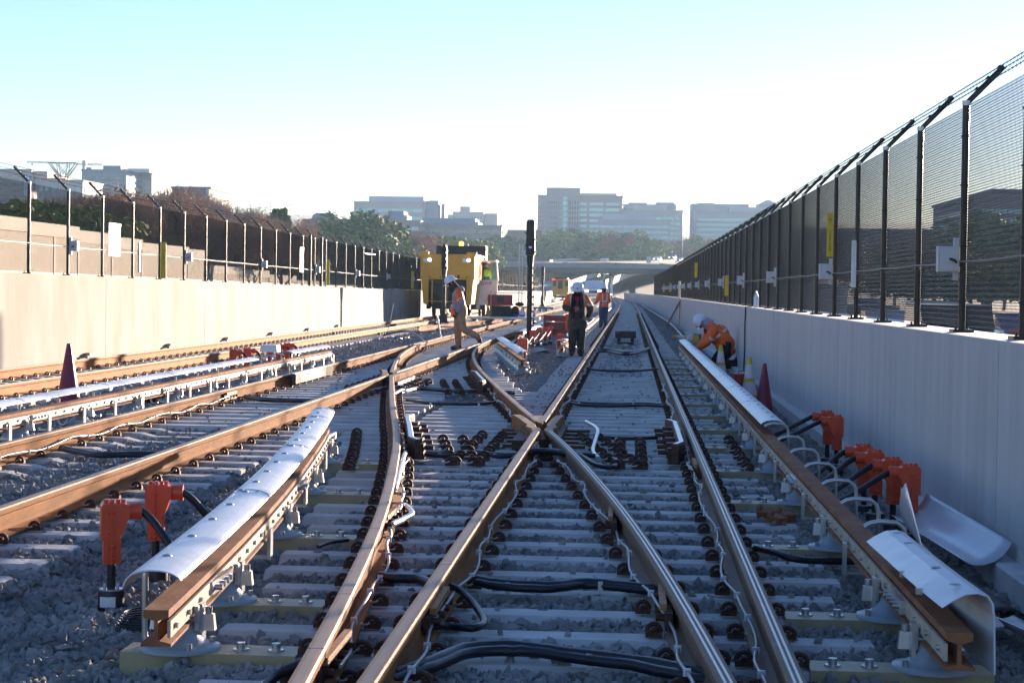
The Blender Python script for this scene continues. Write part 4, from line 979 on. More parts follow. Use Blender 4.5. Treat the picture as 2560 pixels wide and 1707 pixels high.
def exk(t,J):
    b=MB()
    def loop(c,d,rx,rz_,w=.05):
        V=[]; n=20; c=Vector(c); d=Vector(d).normalized(); s=Vector((0,1,0)); u=d.cross(s)
        for k in range(n):
            a=2*math.pi*k/n
            for z in (-w/2,w/2): V.append(c+d*z+s*rx*math.cos(a)+u*rz_*math.sin(a))
        b.add(V,[(2*k,2*((k+1)%n),2*((k+1)%n)+1,2*k+1) for k in range(n)],0,True)
    loop((.08,0,.70),(.6,0,-.7),.225,.215); loop((-.12,-.22,.62),(.4,0,.85),.10,.10); 
    b.build('reflective_stripe',m_refl,t)
    b=MB(); b.box((.07,-.12,.93),(.30,.04,.012),ry=.85); b.box((.07,.12,.93),(.30,.04,.012),ry=.85); b.build('shoulder_stripe',m_refl,t)
    b=MB(); b.tube([(-.1,0,.88),(-.19,0,.94),(-.25,0,.96)],[.13,.12,.11],10); b.build('hood',mat('hood_lilac',(.33,.33,.42),.85),t)
    b=MB(); b.ell((.20,0,.50),(.21,.22,.21)); b.ell((.08,0,.68),(.22,.215,.23)); b.ell((.24,0,.37),(.19,.2,.13)); b.build('jacket_back',m_org,t)
person('worker in white hard hat and orange jacket kneeling bent over by the right wall',(2.13,43.4,-.2),Jk,dict(mats=[m_org,m_blkc,m_skin,m_hat],f=fk_),rz=0,extra=exk,face=(-.35,0,-1),scale=1.12)
# tool box and mat next to him
t=thing('tool_box','red tool box on the ground behind the kneeling worker','tool box',(2.25,34.6,-.2)); b=MB(); b.box((0,0,.13),(.34,.5,.22)); b.box((0,0,.25),(.35,.51,.03)); b.build('box_body',mat('toolbox_red',(.42,.02,.02),.4),t); b=MB(); b.tube([(-.08,0,.26),(-.08,0,.31),(.08,0,.31),(.08,0,.26)],.01,5); b.build('handle',m_cable,t)
b=MB(); b.box((0,0,0),(.6,.9,.06)); b.box((.1,.2,.05),(.12,.4,.06),rz=.4); o=b.build('tool_tray',m_galv,None,(1.95,35.2,-.16)); tag(o,'flat grey tray of hand tools beside the red tool box','tool tray')
# red crate stack and black track box
t=thing('crate_stack','red slatted crate stack beside the four red terminals','crate',(-2.36,64.3,0)); 
for k in range(3): b=MB(); b.box((0,0,.12+k*.235),(.95,.9,.215)); b.build('slat_board',mat('crate_red',(.33,.07,.05),.7,0,.12),t)
b=MB(); 
for x in (-.42,.42): b.box((x,-.46,.36),(.06,.03,.72))
b.build('corner_post',mat('crate_red2',(.28,.06,.05),.7),t)
t=thing('track_box','black trackside box sitting between the main track rails','box',(.02,55.5,0)); b=MB(); b.box((0,0,.27),(.62,.5,.22)); b.build('box_body',m_dark,t); b=MB(); b.box((-.2,0,.08),(.1,.4,.16)); b.box((.2,0,.08),(.1,.4,.16)); b.box((0,-.5,.03),(.5,.8,.05)); b.build('box_feet',m_dark,t)
b=MB(); b.box((0,0,.03),(.16,1.5,.05)); b.box((-.3,-.1,.025),(.5,.25,.05)); o=b.build('mounting_plate',mat('plate_tan',(.4,.34,.27),.8),t,(0,-3.2,0))
cable('thin cable across the main track at the black box',[(1362,806),(1400,806),(1440,812),(1475,806),(1492,800)],.03,.05,n=2,dn=.9)
# plank, stakes
b=MB(); b.box((0,0,.12),(2.3,.28,.05),rz=-1.0,rx=.05); o=b.build('plank',mat('plank_wood',(.48,.40,.26),.8,0,.2,5),None,(-6.7,70,0)); tag(o,'pale wooden plank lying by the hooded signal','plank')
for (x,y,Y,l,lab) in ((1015,765,61,.75,'white stake with red tip leaning in the stones by the plank'),):
    p=gnd(x,788,-.1); b=MB(); b.tube([p,p+Vector((-.16,0,.85))],.028,6); o=b.build('survey_stake',m_white); tag(o,lab,'stake'); b=MB(); b.tube([p+Vector((.004,0,-.02)),p+Vector((-.015,0,.08))],.031,6); b.build('stake_tip',m_red,o)
p=gnd(888,776,-.1); b=MB(); b.tube([p,p+Vector((.22,0,1.15))],.012,5); tag(b.build('survey_stake',mat('stake_grey',(.3,.28,.26),.7)),'thin grey stake standing before the shadows on the left wall','stake')
# white tank shaped box on the left rail cover
p=at(590,806,34); b=MB(); b.box((0,0,0),(.30,.3,.12),top=(.27,.27)); o=b.build('white_box',m_white,None,(-5.95,31.2,.50)); tag(o,'small white box sitting on the cover of the left third rail','box')
b=MB(); b.box((0,0,0),(1.1,.9,.02),rx=.12,rz=.3); b.box((.3,-.2,-.02),(.6,.6,.02),ry=-.2); o=b.build('plastic_sheet',m_cable,None,(-2.5,47.5,.0)); tag(o,'black plastic sheet lying on stones at the foot of the tall signal','plastic sheet')

# ------------------------------------------------------------------ ballast hopper on the far left track
m_hop=mat('machine_yellow',(.80,.38,.025),.45,0,.10,1.2,.05,8); m_und=mat('undercarriage',(.035,.03,.028),.7,.2,.4,5)
def hopper():
    t=thing('ballast_hopper','yellow orange ballast hopper car on the far left track','hopper car',(-8.95,92,.19))
    b=MB(); hw=1.35
    prof=[(-hw,3.05),(-hw,1.85),(-hw+.12,1.4),(-.95,.75),(.95,.75),(hw-.12,1.4),(hw,1.85),(hw,3.05)]
    b.box((0,2.6,2.43),(2*hw,5.2,1.2)); b.build('hopper_body',m_hop,t)
    b=MB()
    b.box((0,2.6,3.04),(2*hw+.12,5.3,.09))
    for k in range(7): b.box((hw+.02,.4+k*.75,2.43),(.06,.09,1.2)); b.box((-hw-.02,.4+k*.75,2.43),(.06,.09,1.2))
    b.box((-hw+.15,-.02,3.14),(.5,.1,.1)); b.box((hw-.15,-.02,3.14),(.5,.1,.1))
    b.build('rim',m_hop,t)
    for s in (-1,1):
        b=MB(); b.prism([(s*1.3,1.83),(s*.95,1.83),(s*.95,.55),(s*1.2,.62)][::s],.0,5.2); b.build('side_skirt',m_hop,t)
    b=MB(); b.box((0,2.6,1.35),(1.9,5.0,.9)); b.box((0,-.04,1.2),(1.5,.12,.9)); b.box((-.75,-.1,1.25),(.06,.1,1.3),1); b.box((0,-.1,.74),(1.9,.08,.04),1); b.box((.35,-.12,1.25),(.5,.06,.55)); b.box((0,2.6,.6),(1.6,5.4,.3)); b.build('underframe',[m_und,m_hop],t)
    b=MB()
    for k in range(9): b.box((-.6+k*.15,-.08,1.55-.03*(k%3)),(.05,.05,.5-.06*(k%2)))
    b.tube([(-.9,-.1,1.7),(-.3,-.15,1.5),(.2,-.15,1.62),(.9,-.1,1.45)],.03,5); b.tube([(-.5,-.15,1.1),(0,-.2,.8),(.5,-.15,1.0)],.03,5)
    b.build('hoses',m_cable,t)
    for y in (.7,4.5):
        for s in (-1,1):
            b=MB(); b.tube([(s*.68,y,.42),(s*.80,y,.42)],.42,20); b.tube([(s*.66,y,.42),(s*.69,y,.42)],.45,20); b.build('wheel',m_und,t)
        b=MB(); b.tube([(-.7,y,.42),(.7,y,.42)],.07,8); b.box((-1.0,y,.5),(.18,.5,.3)); b.box((1.0,y,.5),(.18,.5,.3)); b.build('axle',m_und,t)
    for x in (-.95,1.0):
        b=MB(); b.box((x-.05,-.03,2.78),(.42,.05,.2)); o=b.build('lamp_plate',m_galv,t); b=MB(); b.tube([(x+.05,-.05,2.8),(x+.05,-.09,2.8)],.075,12); b.build('headlamp',mat('lamp_glass',(.8,.8,.85),.1,emit=(1,.97,.9,3)),o)
    b=MB()
    for x in (-.9,-.35,.4,.95): b.box((x,-.02,1.95),(.03,.03,.1))
    b.box((.55,-.04,1.98),(.1,.05,.16)); b.box((-.1,-.04,1.98),(.12,.05,.16)); b.build('bracket',m_und,t)
    return t
hopper()
# loader behind with black screen hood, beacon and white cab
t=thing('rail_loader','loader behind the hopper with wide black hood and white cab door','loader',(-8.6,99,.19))
b=MB(); b.box((-.30,0,3.36),(2.6,1.2,.6)); b.box((.95,0,3.1),(.2,1.0,1.1)); b.build('hood',m_dark,t)
b=MB(); b.box((-.05,.2,1.6),(2.2,5,2.6)); b.build('machine_body',m_und,t)
b=MB(); b.lathe([(.10,0),(.12,.03),(.11,.2),(.05,.24),(.001,.24)],(-.3,-.3,3.66),12); b.build('beacon',mat('beacon_orange',(.9,.25,.02),.2,emit=(1,.35,.05,1.2)),t)
b=MB(); b.box((1.29,-2.5,1.2),(1.05,.08,1.3)); 
for x in (.78,1.80): b.box((x,-2.5,2.3),(.07,.08,1.0),ry=(.07 if x<1 else -.09))
b.box((1.27,-2.5,2.81),(.95,.08,.07)); b.box((1.24,-1.5,2.85),(1.0,2,.06)); b.build('cab_frame',m_white,t)
b=MB(); b.box((1.27,-1.6,2.3),(.9,.02,.95)); b.build('cab_window',mat('cab_glass',(.12,.25,.24),.1),t)
me_=text_mesh('GWP',.27,.004); me_.materials.append(mat('logo_blue',(.02,.04,.30),.4)); o=ob('lettering',me_,t,(1.24,-2.548,1.67)); o.rotation_euler=(R_(90),0,0)
b=MB(); b.box((.75,-2.6,.6),(.32,.3,.5),top=(.3,.28)); b.box((.95,-2.7,2.3),(.04,.04,1.7)); b.build('side_tank',m_white,t)
b=MB(); b.box((.9,-2.4,.1),(.12,.12,1.6)); b.box((1.1,-2.2,.2),(.2,.2,1.8)); b.build('step_frame',m_dark,t)
Jo=dict(Js); Jo={k:v for k,v in Js.items()}
person('cab operator in lime vest seen through the loader window',(-7.42,97.2,1.2),Jj,dict(mats=[m_lime,m_jean,m_lime,m_skin],f=fj_),hat=True,face=(0,-1,0),scale=.92)
# lattice mast right of cab
t=thing('lattice_post','pale perforated lattice post behind the red generator','post',(-5.95+-.3,108,0)); b=MB()
for x in (-.1,.1):
    for y in (-.1,.1): b.tube([(x,y,0),(x,y,4.2)],.02,4)
for k in range(20): b.tube([(-.1,-.1,.1+k*.2),(.1,-.1,.3+k*.2)],.014,4); b.tube([(.1,-.1,.1+k*.2),(-.1,-.1,.3+k*.2)],.014,4)
b.build('lattice',m_galv,t)
# weeds/cable bundle, generator cart, buckets
t=thing('hose_bundle','hanging bundle of yellowish hoses beside the cab','hose bundle',(-6.75,93,0)); b=MB()
for k in range(26):
    x=random.uniform(-.35,.35); h=random.uniform(.7,1.35); b.tube([(x,0,h*.95),(x+.08,-.1,h*.5),(x-.05,random.uniform(-.1,.1),.02)],.025,4)
b.build('hoses',mat('hose_olive',(.25,.19,.05),.8,0,.4,8),t)
t=thing('generator_cart','red generator on a flat push cart with tube handle','generator',(-5.75,84.5,.15))
b=MB(); b.box((.2,0,.12),(3.2,1.1,.10)); b.build('cart_deck',m_galv,t)
b=MB(); b.box((.0,0,.93),(1.15,.7,.5)); b.build('generator_body',mat('generator_red',(.28,.02,.03),.45),t)
b=MB(); b.box((.0,0,.42),(.95,.6,.5)); b.box((.0,-.33,.95),(.3,.05,.3)); b.build('engine',m_und,t)
b=MB(); b.tube([(-.3,-.3,1.25),(1.45,-.3,1.25),(1.5,-.3,1.2),(1.5,-.3,.15)],.025,6); b.build('handle',m_galv,t)
b=MB(); b.box((-.42,-.5,.75),(.05,.03,1.2)); b.build('timber_batten',mat('batten_tan',(.45,.28,.12),.7),t)
b=MB(); 
for x in (-1.2,1.5):
    for y in (-.4,.4): b.tube([(x,y-.05,-.05),(x,y+.05,-.05)],.1,10)
b.build('wheel',m_cable,t)
for (x,lab,c) in ((-4.75,'white plastic bucket with dark contents at the near end of the cart',1),(-4.28,'white bucket with a blue band standing right of the cart handle',0)):
    t=thing('bucket',lab,'bucket',(x,84.3,.2)); b=MB(); b.lathe([(.14,0),(.155,.38),(.16,.39),(.15,.39)],n=16); b.build('bucket_shell',m_white,t)
    b=MB(); b.lathe([(.148,.16),(.150,.22)],(0,0,0),16); b.v=[(v[0]*1.02,v[1]*1.02,v[2]) for v in b.v]; b.build('label_band',mat('band_blue',(.03,.08,.4),.4),t)
t=thing('tool_bag','dark bag with blue cloth leaning by the buckets','bag',(-5.1,84.8,.2)); b=MB(); b.ell((0,0,.3),(.22,.25,.32)); b.ell((.2,-.1,.7),(.22,.2,.1)); b.build('bag_body',m_blkc,t); b=MB(); b.ell((-.02,-.18,.12),(.2,.15,.13)); b.build('blue_cloth',mat('cloth_blue',(.02,.05,.35),.8),t)
# dark rails of the far turnout by the cart
b=MB(); b.sweep(RP,[(-7.4,66,.02),(-6.9,72,.02),(-6.3,80,.02),(-5.9,88,.02)]); tag(b.build('closure_rail',m_rail),'short dark rail piece curving between the left and middle tracks by the cart','rail piece')
# wooden trestle behind man
b=MB(); b.box((0,0,.35),(2.2,1.0,.12)); 
for k in range(6): b.box((-1+k*.4,0,.2),(.1,.9,.3))
o=b.build('pallet',mat('pallet_grey',(.22,.21,.2),.9),None,(-6.2,128,0)); tag(o,'stacked grey pallet on the stones beyond the slim signal','pallet')

# ------------------------------------------------------------------ far yellow rail vehicle, trucks
t=thing('rail_vehicle','yellow maintenance rail vehicle with red lamps far down the left track','rail vehicle',(-8.95+cy(262),262,.19))
b=MB(); b.box((0,2,2.05),(2.3,4,1.9)); b.box((0,-.3,.95),(2.2,1.0,.5)); b.build('cab_body',m_hop,t)
b=MB(); b.box((-.05,-.02,2.2),(.72,.06,1.15)); b.box((-.88,-.02,2.4),(.45,.06,.8)); b.box((.88,-.02,2.4),(.45,.06,.8)); b.build('windscreen',m_glass,t)
b=MB(); b.box((0,1,3.1),(2.0,2.4,.16)); b.build('roof',m_dark,t)
for s in (-1,1): b=MB(); b.box((s*1.05,-.1,2.95),(.4,.1,.15)); b.build('tail_lamp',mat('lamp_red',(.8,.03,.02),.3,emit=(1,.05,.03,1.0)),t)
b=MB(); 
for s in (-1,1): b.tube([(s*.66,.3,.42),(s*.8,.3,.42)],.42,14); b.box((s*.9,-.5,.7),(.3,.5,.4))
b.box((0,.2,.5),(1.8,.6,.3)); b.build('wheel_set',m_und,t)
b=MB(); b.box((0,-.55,1.25),(2.2,.05,.05)); b.box((0,-.55,.85),(2.2,.05,.05)); b.build('step_rail',m_hop,t)

def car(loc,rz,label,c,kind='car',group=None):
    L_,W_,H_={'car':(4.5,1.8,1.42),'suv':(4.7,1.9,1.72),'van':(5.4,2.0,2.4),'pickup':(5.6,2.0,1.95),'truck':(8.5,2.5,3.4)}[kind]
    t=thing({'car':'car','suv':'car','van':'van','pickup':'pickup_truck','truck':'box_truck'}[kind],label,{'car':'car','suv':'car','van':'van','pickup':'pickup truck','truck':'truck'}[kind],loc,rz,group)
    cm=mat('paint_'+c[0],c[1],.25,.1,.03)
    h=L_/2; s=H_
    if kind=='car': pr_=[(-h,.3),(h,.3),(h,.62),(h-.15,.78),(h-1.1,.88),(h-1.9,s-.05),(h-3.1,s),(-h+.55,.95),(-h+.05,.9)]; win=[(h-1.2,.9),(h-1.92,s-.1),(h-3.05,s-.06),(-h+.75,.95)]
    elif kind=='suv': pr_=[(-h,.35),(h,.35),(h,.85),(h-.1,.98),(h-1.0,1.05),(h-1.6,s-.04),(-h+.3,s),(-h,1.1)]; win=[(h-1.1,1.07),(h-1.65,s-.1),(-h+.4,s-.1),(-h+.2,1.07)]
    elif kind=='van': pr_=[(-h,.35),(h,.35),(h,.95),(h-.7,1.15),(h-1.4,s-.1),(-h+.05,s),(-h,s-.1)]; win=[(h-.85,1.2),(h-1.45,s-.25),(h-2.2,s-.25),(h-2.2,1.2)]
    elif kind=='pickup': pr_=[(-h,.5),(h,.5),(h,1.05),(h-.1,1.2),(h-1.5,1.28),(h-2.0,s-.02),(h-3.4,s),(h-3.5,1.25),(-h,1.25)]; win=[(h-1.6,1.3),(h-2.05,s-.1),(h-3.3,s-.1),(h-3.35,1.3)]
    else: pr_=[(-h,.9),(h,.5),(h,1.3),(h-.5,1.5),(h-.8,2.4),(h-1.9,2.5),(h-1.9,s),(-h,s)]; win=[(h-.6,1.55),(h-.88,2.3),(h-1.8,2.35),(h-1.8,1.55)]
    Rm=Matrix.Rotation(R_(90),4,'Z')
    b=MB(); b.prism(pr_,-W_/2,W_/2,0,Rm@Matrix.Identity(4)); b.build('body',cm,t)
    b=MB(); b.prism(win,-W_/2-.01,W_/2+.01,0,Rm); zt=max(w[1] for w in win)
    b.build('side_window',m_glass,t)
    b=MB(); a0,a1=win[0],win[1]; b.add([Rm@Vector((a0[0]+.03,-W_/2+.12,a0[1])),Rm@Vector((a0[0]+.03,W_/2-.12,a0[1])),Rm@Vector((a1[0]+.06,W_/2-.2,a1[1])),Rm@Vector((a1[0]+.06,-W_/2+.2,a1[1]))],[(0,1,2,3)])
    if kind in('car','suv'):
        a0,a1=win[-1],win[-2]; b.add([Rm@Vector((a0[0]-.12,-W_/2+.12,a0[1])),Rm@Vector((a0[0]-.12,W_/2-.12,a0[1])),Rm@Vector((a1[0]-.16,W_/2-.2,a1[1])),Rm@Vector((a1[0]-.16,-W_/2+.2,a1[1]))],[(3,2,1,0)])
    b.build('windscreen',m_glass,t)
    wm=MB(); wm.tube([(-.1,0,0),(.1,0,0)],.33,14); wm.tube([(-.11,0,0),(.11,0,0)],.18,10,1); wm=wm.mesh('wheel',[m_cable,m_galv])
    for yy in (h-.85,-h+.85):
        for xx in (-W_/2+.12,W_/2-.12): ob('wheel',wm,t,(xx,yy,.33))
    for xx in (-W_/2+.3,W_/2-.3):
        b=MB(); b.box((xx,h+.005,.72 if kind!='pickup' else .95),(.36,.03,.16)); b.build('headlamp',mat('headlamp_glass',(.8,.8,.8),.1,emit=(1,.95,.85,2.0)),t)
        b=MB(); b.box((xx,-h-.005,.85),(.25,.03,.2)); b.build('tail_lamp',mat('tail_red',(.5,.02,.02),.3),t)
    b=MB(); b.box((0,h+.01,.62 if kind!='pickup' else .85),(W_*.5,.03,.2)); b.build('grille',m_dark,t)
    return t
PC=dict(w=('white',(.75,.75,.77)),s=('silver',(.45,.46,.48)),k=('black',(.02,.02,.022)),r=('red',(.30,.02,.02)),b=('blue',(.04,.08,.2)),g=('grey',(.16,.17,.18)))
PI=math.pi
pk=car((-4.3+cy(262),262,.2),PI,'white pickup truck on the middle track behind the man with scarf',PC['w'],'pickup'); pk.scale=(1.25,1.25,1.45)
car((-1.2+cy(420),420,.1),PI,'white box truck far down the tracks below the bridge',PC['w'],'truck')
# ------------------------------------------------------------------ bridge and highways
def box_ob(name,c,d,m,parent=None,rz=0): b=MB(); b.box((0,0,0),d); return b.build(name,m,parent,c,rz)
m_conc=mat('bridge_concrete',(.24,.26,.29),.85,0,.12,.3,world=True); m_gird=mat('girder_dark',(.045,.045,.05),.7,0,.1)
YB=450
t=thing('road_bridge','grey concrete road bridge crossing over the tracks in the distance','bridge')
a=at(1120,606,YB); c=at(1640,622,YB)
L_=c.x-a.x+30; cxm=(a.x+c.x)/2+8; ztop=at(1380,606,YB).z; sl=-math.atan2(at(1550,616,YB).z-at(1180,604,YB).z, at(1550,616,YB).x-at(1180,604,YB).x)*0
def bx(name,dz,h,dy,wd,m): b=MB(); b.box((cxm,YB+dy,ztop+dz),(L_,wd,h)); return b.build(name,m,t)
bx('parapet',-.5,1.0,.0,.35,m_conc); bx('parapet',-.55,1.1,13,.35,m_conc)
bx('deck',-1.3,.4,6.5,13.6,m_conc); bx('girder',-1.55,1.05,-.1,.5,m_gird); bx('girder',-1.75,1.0,6,.5,m_gird); bx('girder',-1.75,1.0,12,.5,m_gird)
for x in range(-3,4):
    b=MB(); b.box((cxm+x*8.7,YB-.19,ztop-.5),(.08,.03,1.0)); b.build('joint_strip',m_gird,t)
for px in (1383,):
    p=at(px,640,YB+6); b=MB(); b.box((p.x,YB+6,ztop-4.4),(1.0,1.6,6.2)); b.build('pier',mat('pier_blue_grey',(.33,.37,.42),.8),t)
b=MB(); b.box((cxm+L_/2-1,YB+6,ztop-5),(3,14,7)); b.box((a.x-4,YB+6,ztop-4.2),(14,14,6)); b.build('abutment',m_conc,t)
# embankment either side of the cut beyond the bridge
def hw(name,pts,wd,m,z=0):
    b=MB(); b.sweep([(-wd/2,0),(wd/2,0),(wd/2,-.3),(-wd/2,-.3)],pts); return struct(b.build(name,m))
# left carriageway beyond the left wall, right carriageway beyond the right wall, both climbing the far hill
m_road=mat('road_sunlit',(.16,.155,.15),.85,0,.15,.2,world=True)
m_barr=mat('barrier_pale',(.55,.52,.46),.8,0,.06)
hw('highway_left',[P(-22,y,.02-.4) for y in rng_(20,330,15)]+[tuple(at(x,y,Y)) for x,y,Y in ((1235,664,380),(1290,655,470),(1390,632,600),(1450,612,720),(1530,596,880),(1600,590,1000))],18,m_road)
hw('highway_right',[P(17,y,-.38) for y in rng_(0,400,20)]+[P(20,y,-.1+0.0) for y in rng_(430,560,20)]+[P(26,y,.3) for y in rng_(600,1000,50)],26,m_road)
for (nm,X) in (('lane_line',8.5),('lane_line',12.2),('lane_line',15.9)):
    b=MB(); 
    for k in range(40): y=12+k*9; b.box((X+cy(y),y,-.372+zy(y)),(.12,3,.008))
    struct(b.build(nm,m_white))
def barrier(label,pts,h=1.0,w_=.4,m=None):
    b=MB(); b.sweep([(-w_/2,0),(w_/2,0),(w_*.3,h*.35),(w_*.2,h),(-w_*.2,h),(-w_*.3,h*.35)],pts); o=b.build('road_barrier',m or m_barr); return tag(o,label,'barrier')
barrier('pale sunlit barrier slanting up under the bridge toward the right',[at(x,y,Y) for x,y,Y in ((1295,664,330),(1320,652,380),(1350,641,430),(1400,628,500))],1.0)
barrier('wide sunlit barrier wall rising under the bridge beside the climbing tracks',[at(x,y,Y) for x,y,Y in ((1390,660,400),(1415,648,470),(1450,634,560),(1500,626,640))],1.6,.5)
barrier('upper sunlit barrier line beside the far climbing highway',[at(x,y,Y) for x,y,Y in ((1275,607,560),(1340,600,640),(1400,592,760),(1450,588,860),(1535,583,1000))],1.4,.5)
barrier('lower sunlit barrier line beside the far climbing highway',[at(x,y,Y) for x,y,Y in ((1455,600,600),(1500,596,700),(1540,592,800))],1.2,.5)
barrier('long low sunlit barrier behind the bridge parapet',[at(x,y,Y) for x,y,Y in ((1262,604,540),(1340,599,620),(1395,594,700))],.9,.5)
m_far=mat('far_roadbed',(.20,.17,.13),.9,0,.2,.05,world=True)
# climbing hillside of the far highway, seen above the bridge
b=MB(); V=[at(x,y,Y) for x,y,Y in ((1110,603,520),(1240,603,520),(1400,603,520),(1640,610,520),(1110,592,800),(1270,596,800),(1400,592,800),(1700,592,800),(1080,584,1000),(1260,588,1000),(1450,583,1000),(1800,583,1000))]
b.add(V,[(0,1,5,4),(1,2,6,5),(2,3,7,6),(4,5,9,8),(5,6,10,9),(6,7,11,10)],0,True); struct(b.build('hillside',m_far))
# dark retaining wall with railing left of the bridge
def thick_wall(name,label,cat,p0,p1,zb,th,m):
    "p0,p1 world top corners"
    d=Vector((p1.x-p0.x,p1.y-p0.y,0)).normalized(); n_=Vector((-d.y,d.x,0))*th
    b=MB(); V=[Vector((p0.x,p0.y,zb)),Vector((p1.x,p1.y,zb)),p1,p0]; V+= [v+n_ for v in V]
    b.add(V,[(0,1,2,3),(7,6,5,4),(3,2,6,7),(0,4,5,1),(1,5,6,2),(0,3,7,4)]); return tag(b.build(name,m),label,cat)
thick_wall('retaining_wall','dull brown grey wall behind the bridge parapet below the pines','wall',at(1115,583,560),at(1262,597,560),1,1,mat('retaining_dull',(.14,.125,.12),.9,0,.15,1))
thick_wall('site_fence','pale blue grey site hoarding above the bridge on the left','fence',at(1123,570,600),at(1163,571,600),3,.5,mat('hoarding_blue',(.30,.36,.42),.7))
thick_wall('site_fence','longer pale blue grey site hoarding above the bridge right of the shorter one','fence',at(1170,573,600),at(1222,574,600),3,.5,mat('hoarding_blue',(.3,.3,.3)))
b=MB(); b.box((0,0,0),(3.2,.3,1.7)); b.box((-1,0,-1.6),(.2,.2,2)); b.box((1,0,-1.6),(.2,.2,2)); tag(b.build('road_sign',mat('sign_blue',(.10,.15,.25),.6),None,at(1510*0+1437*0+1428,541,640)),'dark blue highway sign among the pines right of centre','road sign')
tag(box_ob('roadside_box',at(1500/1*0+1508*0+1490*0+1491*0+1491-7*0,597,500),(1,1,1),m_barr),'x','box') if False else None
tag(box_ob('roadside_cabinet',at(1490-6,597,470),(.01,.01,.01),m_barr),'x','box') if False else None
b=MB(); b.box((0,0,0),(1.1,.8,1.6)); tag(b.build('roadside_cabinet',mat('cabinet_pale',(.6,.6,.58),.6),None,at(1490,596.5,463)),'pale upright cabinet standing behind the bridge parapet','cabinet')
b=MB(); b.box((0,0,0),(1.9,1.4,.9)); tag(b.build('roadside_box',mat('cabinet_pale',(.6,.6,.58)),None,at(1388,597.5,463)),'pale low box behind the bridge parapet left of the upright cabinet','box')
# traffic on the bridge and the far highway
def fcar(px,py,Y,label,c,kind,rz): return car(tuple(at(px,py,Y)),rz,label,PC[c],kind)
zdk=ztop-1.1
for px,lab,c,k in ((1363,'dark red car crossing the bridge left of the pale box','r','car'),(1302,'silver car crossing the bridge at the left','s','car'),(1525,'black car on the bridge right of the pale cabinet','k','car'),(1647-0,'dark car on the bridge nearest the right fence','g','suv')):
    p=at(px,600,YB+5); car((p.x,YB+5,zdk+.05),-PI/2,lab,PC[c],k)
for i,(px,py,Y,lab,c,k) in enumerate(((1492+18,598,520,'white car following the black car above the bridge','w','car'),(1545,594,560,'blue car above the bridge beside the orange roofed van','b','car'),(1560,600,540,'silver car above the bridge near its right end','s','car'),(1466,586,760,'first white van on the far climbing highway','w','van'),(1482,587,760,'grey car on the far climbing highway behind the white van','g','car'),(1503,583,820,'silver car high on the far climbing highway','s','car'),(1530,584,840,'white car highest on the far climbing highway','w','car'),(1594-40,588,760,'blue car on the far climbing highway at the right','b','car'))):
    fcar(px-0 if px<1500 else px,py+3,Y,lab,c,k,PI-.2)
o=car((-16,250,-.3),0,'blue grey car on the left highway behind the slatted fence',PC['b'],'car'); car((-15,205,-.3),0,'silver van on the left highway behind the fence near the slim signal',PC['s'],'van')
for i,(x,y,c,k,lab) in enumerate(((9,52,'k','suv','black sport utility car waiting beyond the right fence, nearest in traffic'),(12.5,60,'b','car','blue car beyond the right fence with its tail lamps lit'),(9.2,66,'w','car','white car second in the right lane beyond the fence'),(16.5,72,'r','car','red car in the far lane beyond the right fence'),(12.7,80,'s','suv','silver sport utility car beyond the right fence in the middle lane'),(9,88,'w','van','white van beyond the right fence with headlamps'),(13,104,'g','car','grey car beyond the right fence in mid distance'),(9,120,'s','car','silver car beyond the right fence farther off'),(16.5,60,'w','pickup','white pickup in the far lane beyond the right fence'),(16.7,130,'b','suv','blue sport utility car far beyond the right fence'))):
    car((x,y,-.37),0 if i%3 else PI,lab,PC[c],k)
m_co=mat('cone_orange',(.75,.12,.02),.5,0,.05); oc=MB(); oc.lathe([(.16,.03),(.03,.75),(.001,.76)],n=14); oc=oc.mesh('cone_body',m_co)
for i,(x,y) in enumerate(((5.2,27),(5.3,36),(5.4,44.5),(5.4,53),(5.5,66))):
    cone((x,y,-.37),['first','second','third','fourth','fifth'][i]+' orange cone counted from the camera along the road behind the right wall',1.25,oc)
b=MB(); b.sweep([(-.3,0),(.3,0),(.12,.3),(.08,.8),(-.08,.8),(-.12,.3)],[P(4.6,y,-.4) for y in rng_(10,260,10)]); tag(b.build('road_barrier',m_conc),'low concrete barrier just behind the right wall along the road','barrier')

# noise walls beyond the left highway: precast panels between pilasters, stepped cap
def noise_wall(label,X,segs):
    t=thing('noise_wall',label,'noise wall'); mp_=mat('noise_panel',(.52,.44,.35),.9,0,.1,3,world=True,bump=.2,bscale=20); mc=mat('noise_cap',(.66,.60,.50),.9,0,.05)
    for (y0,y1,zt) in segs:
        n=max(1,round((y1-y0)/4.2)); st=(y1-y0)/n
        for k in range(n):
            ya=y0+k*st
            b=MB(); b.box((X,ya+st/2,(zt-.5-1)/2),(.16,st-.3,zt-.5+1)); b.build('wall_panel',mp_,t)
            b=MB(); b.box((X+.02,ya,(zt-1)/2-.1),(.17,.30,zt+1-.2)); b.build('pilaster',mc,t)
        b=MB(); b.box((X+.02,(y0+y1)/2,zt-.28),(.22,y1-y0,.56)); b.build('cap',mc,t)
    return t
zw=[(40,58,4.35),(58,76,4.22),(76,83,4.12),(83,88.5,3.98),(88.5,94,3.85),(94,104,3.7),(104,122,3.55),(122,131,3.45)]
segs=[]
for k,(y0,y1,_) in enumerate(zw): segs.append((y0,y1,_))
noise_wall('near beige noise wall with stepped cap behind the left fence',-25,[(y0,y1,z) for y0,y1,z in segs if y1<110]+[(104,108,3.6)])
noise_wall('farther beige noise wall panels stepping down behind the left fence',-29,[(128,137,2.95),(137,148,2.8),(148,160,2.5),(160,175,2.1),(175,195,1.8)])
